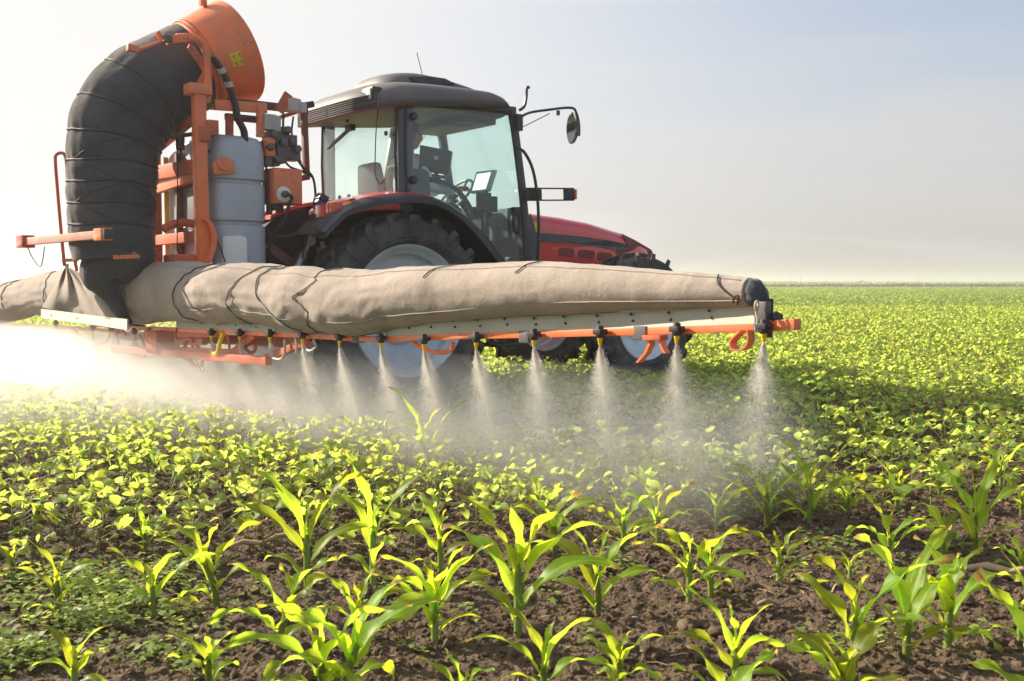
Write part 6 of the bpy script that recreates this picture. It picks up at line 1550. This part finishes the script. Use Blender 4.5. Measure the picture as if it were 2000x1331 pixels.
for i, tip in enumerate(nozzle_tips):
    rg = np.random.default_rng(300 + i); dl = drift_at(noz[i][0]); end = Vector((tip.x + .12 * dl + .05, tip.y + dl, .05)); H_ = (end - tip).length; n_ = 9000
    t = rg.random(n_) ** 1.25 * .74; z = -t * H_; sp_ = .004 + .25 * t * H_ ** .5 * (tip.z ** .5); ang = rg.random(n_) * 2 * math.pi; q = np.abs(rg.normal(size=n_)) * .62
    dx, dy = np.cos(ang) * sp_ * q, np.sin(ang) * sp_ * q
    c = np.stack([dx, dy, z], -1); size = rg.uniform(.0006, .0014, n_) * (1 + tip.y * .08)
    P_, F_ = tets(c, size, 2.2, rg)
    o = np_mesh('spray_plume', P_, F_, M['drop'], smooth=False); o.location = tip; o.rotation_mode = 'QUATERNION'; o.rotation_quaternion = (end - tip).to_track_quat('-Z', 'Y')
    tag(o, pl_labels[i], 'spray plume', 'spray plumes below the boom nozzles')
    m = MB(); m.lathe([(.002, 0)] + [(.34 * H_ * f_ + .006, -H_ * f_) for f_ in (.25, .6, 1)], (0, 0, 0), (0, 0, 1), 20)
    m.f.append(tuple(range(19, -1, -1))); m.mi.append(0); m.f.append(tuple(range(60, 80))); m.mi.append(0); m.build('mist_cone', M['plume'], o)
# drifting mist: an elongated low bank along the boom
c0 = M_LOC @ BP(1500, 645) + Vector((.1, .42, 0)); c1 = M_LOC @ BP(-60, 645) + Vector((-.1, -.2, 0)); c0.z = c1.z = 0.01; MD = (c0 - c1).normalized()
L = (c1 - c0).length; me_ = MB(); nn_ = 30; secs = []
for i in range(nn_ + 1):
    xx = L * i / nn_; wv_ = .80 * min(1, .35 + i / 5); secs.append([Vector((xx, a * wv_, b)) for a, b in ((-1, .02), (1, .02), (.95, .3), (.45, .58), (0, .62), (-.45, .58), (-.95, .3))])
me_.loft(secs); mo = me_.build('spray_mist', M['mist']); dv = (BDW.x, BDW.y)
mo.location = (c1.x, c1.y, 0); mo.rotation_euler = (0, 0, math.atan2(MD.y, MD.x)); tag(mo, 'pale drifting spray mist hanging low under the boom, thickest at left', 'mist', kind='stuff')
mb = MB(); n1, n2 = 28, 10
mb.loft([[Vector((math.cos(2 * math.pi * k / n1) * math.cos(R(-14 + 104 * j / n2)), math.sin(2 * math.pi * k / n1) * math.cos(R(-14 + 104 * j / n2)), math.sin(R(-14 + 104 * j / n2)))) for k in range(n1)] for j in range(n2)])
M['veil'] = vol_mat('thin_drifting_mist', 1.0, .45, 3.0, 'mist'); t_ = M['veil'].node_tree; vn_ = [q for q in t_.nodes if q.type == 'PRINCIPLED_VOLUME'][0]
co_ = t_.nodes.new('ShaderNodeTexCoord'); ln_ = t_.nodes.new('ShaderNodeVectorMath'); ln_.operation = 'LENGTH'; t_.links.new(co_.outputs['Object'], ln_.inputs[0])
mr_2 = t_.nodes.new('ShaderNodeMapRange'); mr_2.interpolation_type = 'SMOOTHSTEP'; mr_2.inputs['From Min'].default_value = .25; mr_2.inputs['From Max'].default_value = 1.0; mr_2.inputs['To Min'].default_value = .55; mr_2.inputs['To Max'].default_value = 0
t_.links.new(ln_.outputs['Value'], mr_2.inputs['Value'])
for l_ in list(vn_.inputs['Density'].links): t_.links.remove(l_)
t_.links.new(mr_2.outputs[0], vn_.inputs['Density'])
mv = mb.build('spray_mist', M['veil']); mv.location = (-3.0, 8.0, .16); mv.scale = (3.4, 2.9, .62); mv.rotation_euler = (0, 0, R(-38)); tag(mv, 'thin bright mist drifting over the bean leaves at the left', 'mist', kind='stuff')
rg = np.random.default_rng(77); n_ = 60000; xx = rg.random(n_) * L; yy = rg.normal(size=n_) * .42; zz = np.abs(rg.normal(size=n_)) * .20
keep = (zz < .6); c = np.stack([xx, yy, zz], -1)[keep]; P_, F_ = tets(c, rg.uniform(.0006, .0016, len(c)) * (1 + (L - c[:, 0]) * .05), 1.6, rg)
o = np_mesh('spray_droplets', P_, F_, M['drop'], smooth=False); o.location = mo.location; o.rotation_euler = mo.rotation_euler; tag(o, 'fine droplets drifting through the mist under the boom', 'droplets', kind='stuff')

# =================================================================== AIR
m = bpy.data.materials.new('veil_glow_haze'); m.use_nodes = True; t = m.node_tree; t.nodes.remove(t.nodes['Principled BSDF'])  # haze volume added to give the warm veiling glow towards the sun
v = t.nodes.new('ShaderNodeVolumePrincipled'); v.inputs['Color'].default_value = (1, .98, .98, 1); v.inputs['Density'].default_value = HAZE; v.inputs['Anisotropy'].default_value = .55
t.links.new(v.outputs[0], t.nodes['Material Output'].inputs['Volume'])
mb = MB(); mb.box((0, 0, 1.75), (2400, 2400, 8.5)); hz_ = mb.build('haze', m, smooth=False); tag(hz_, 'thin haze added for a warm veiling glow over the field', 'haze', kind='stuff')
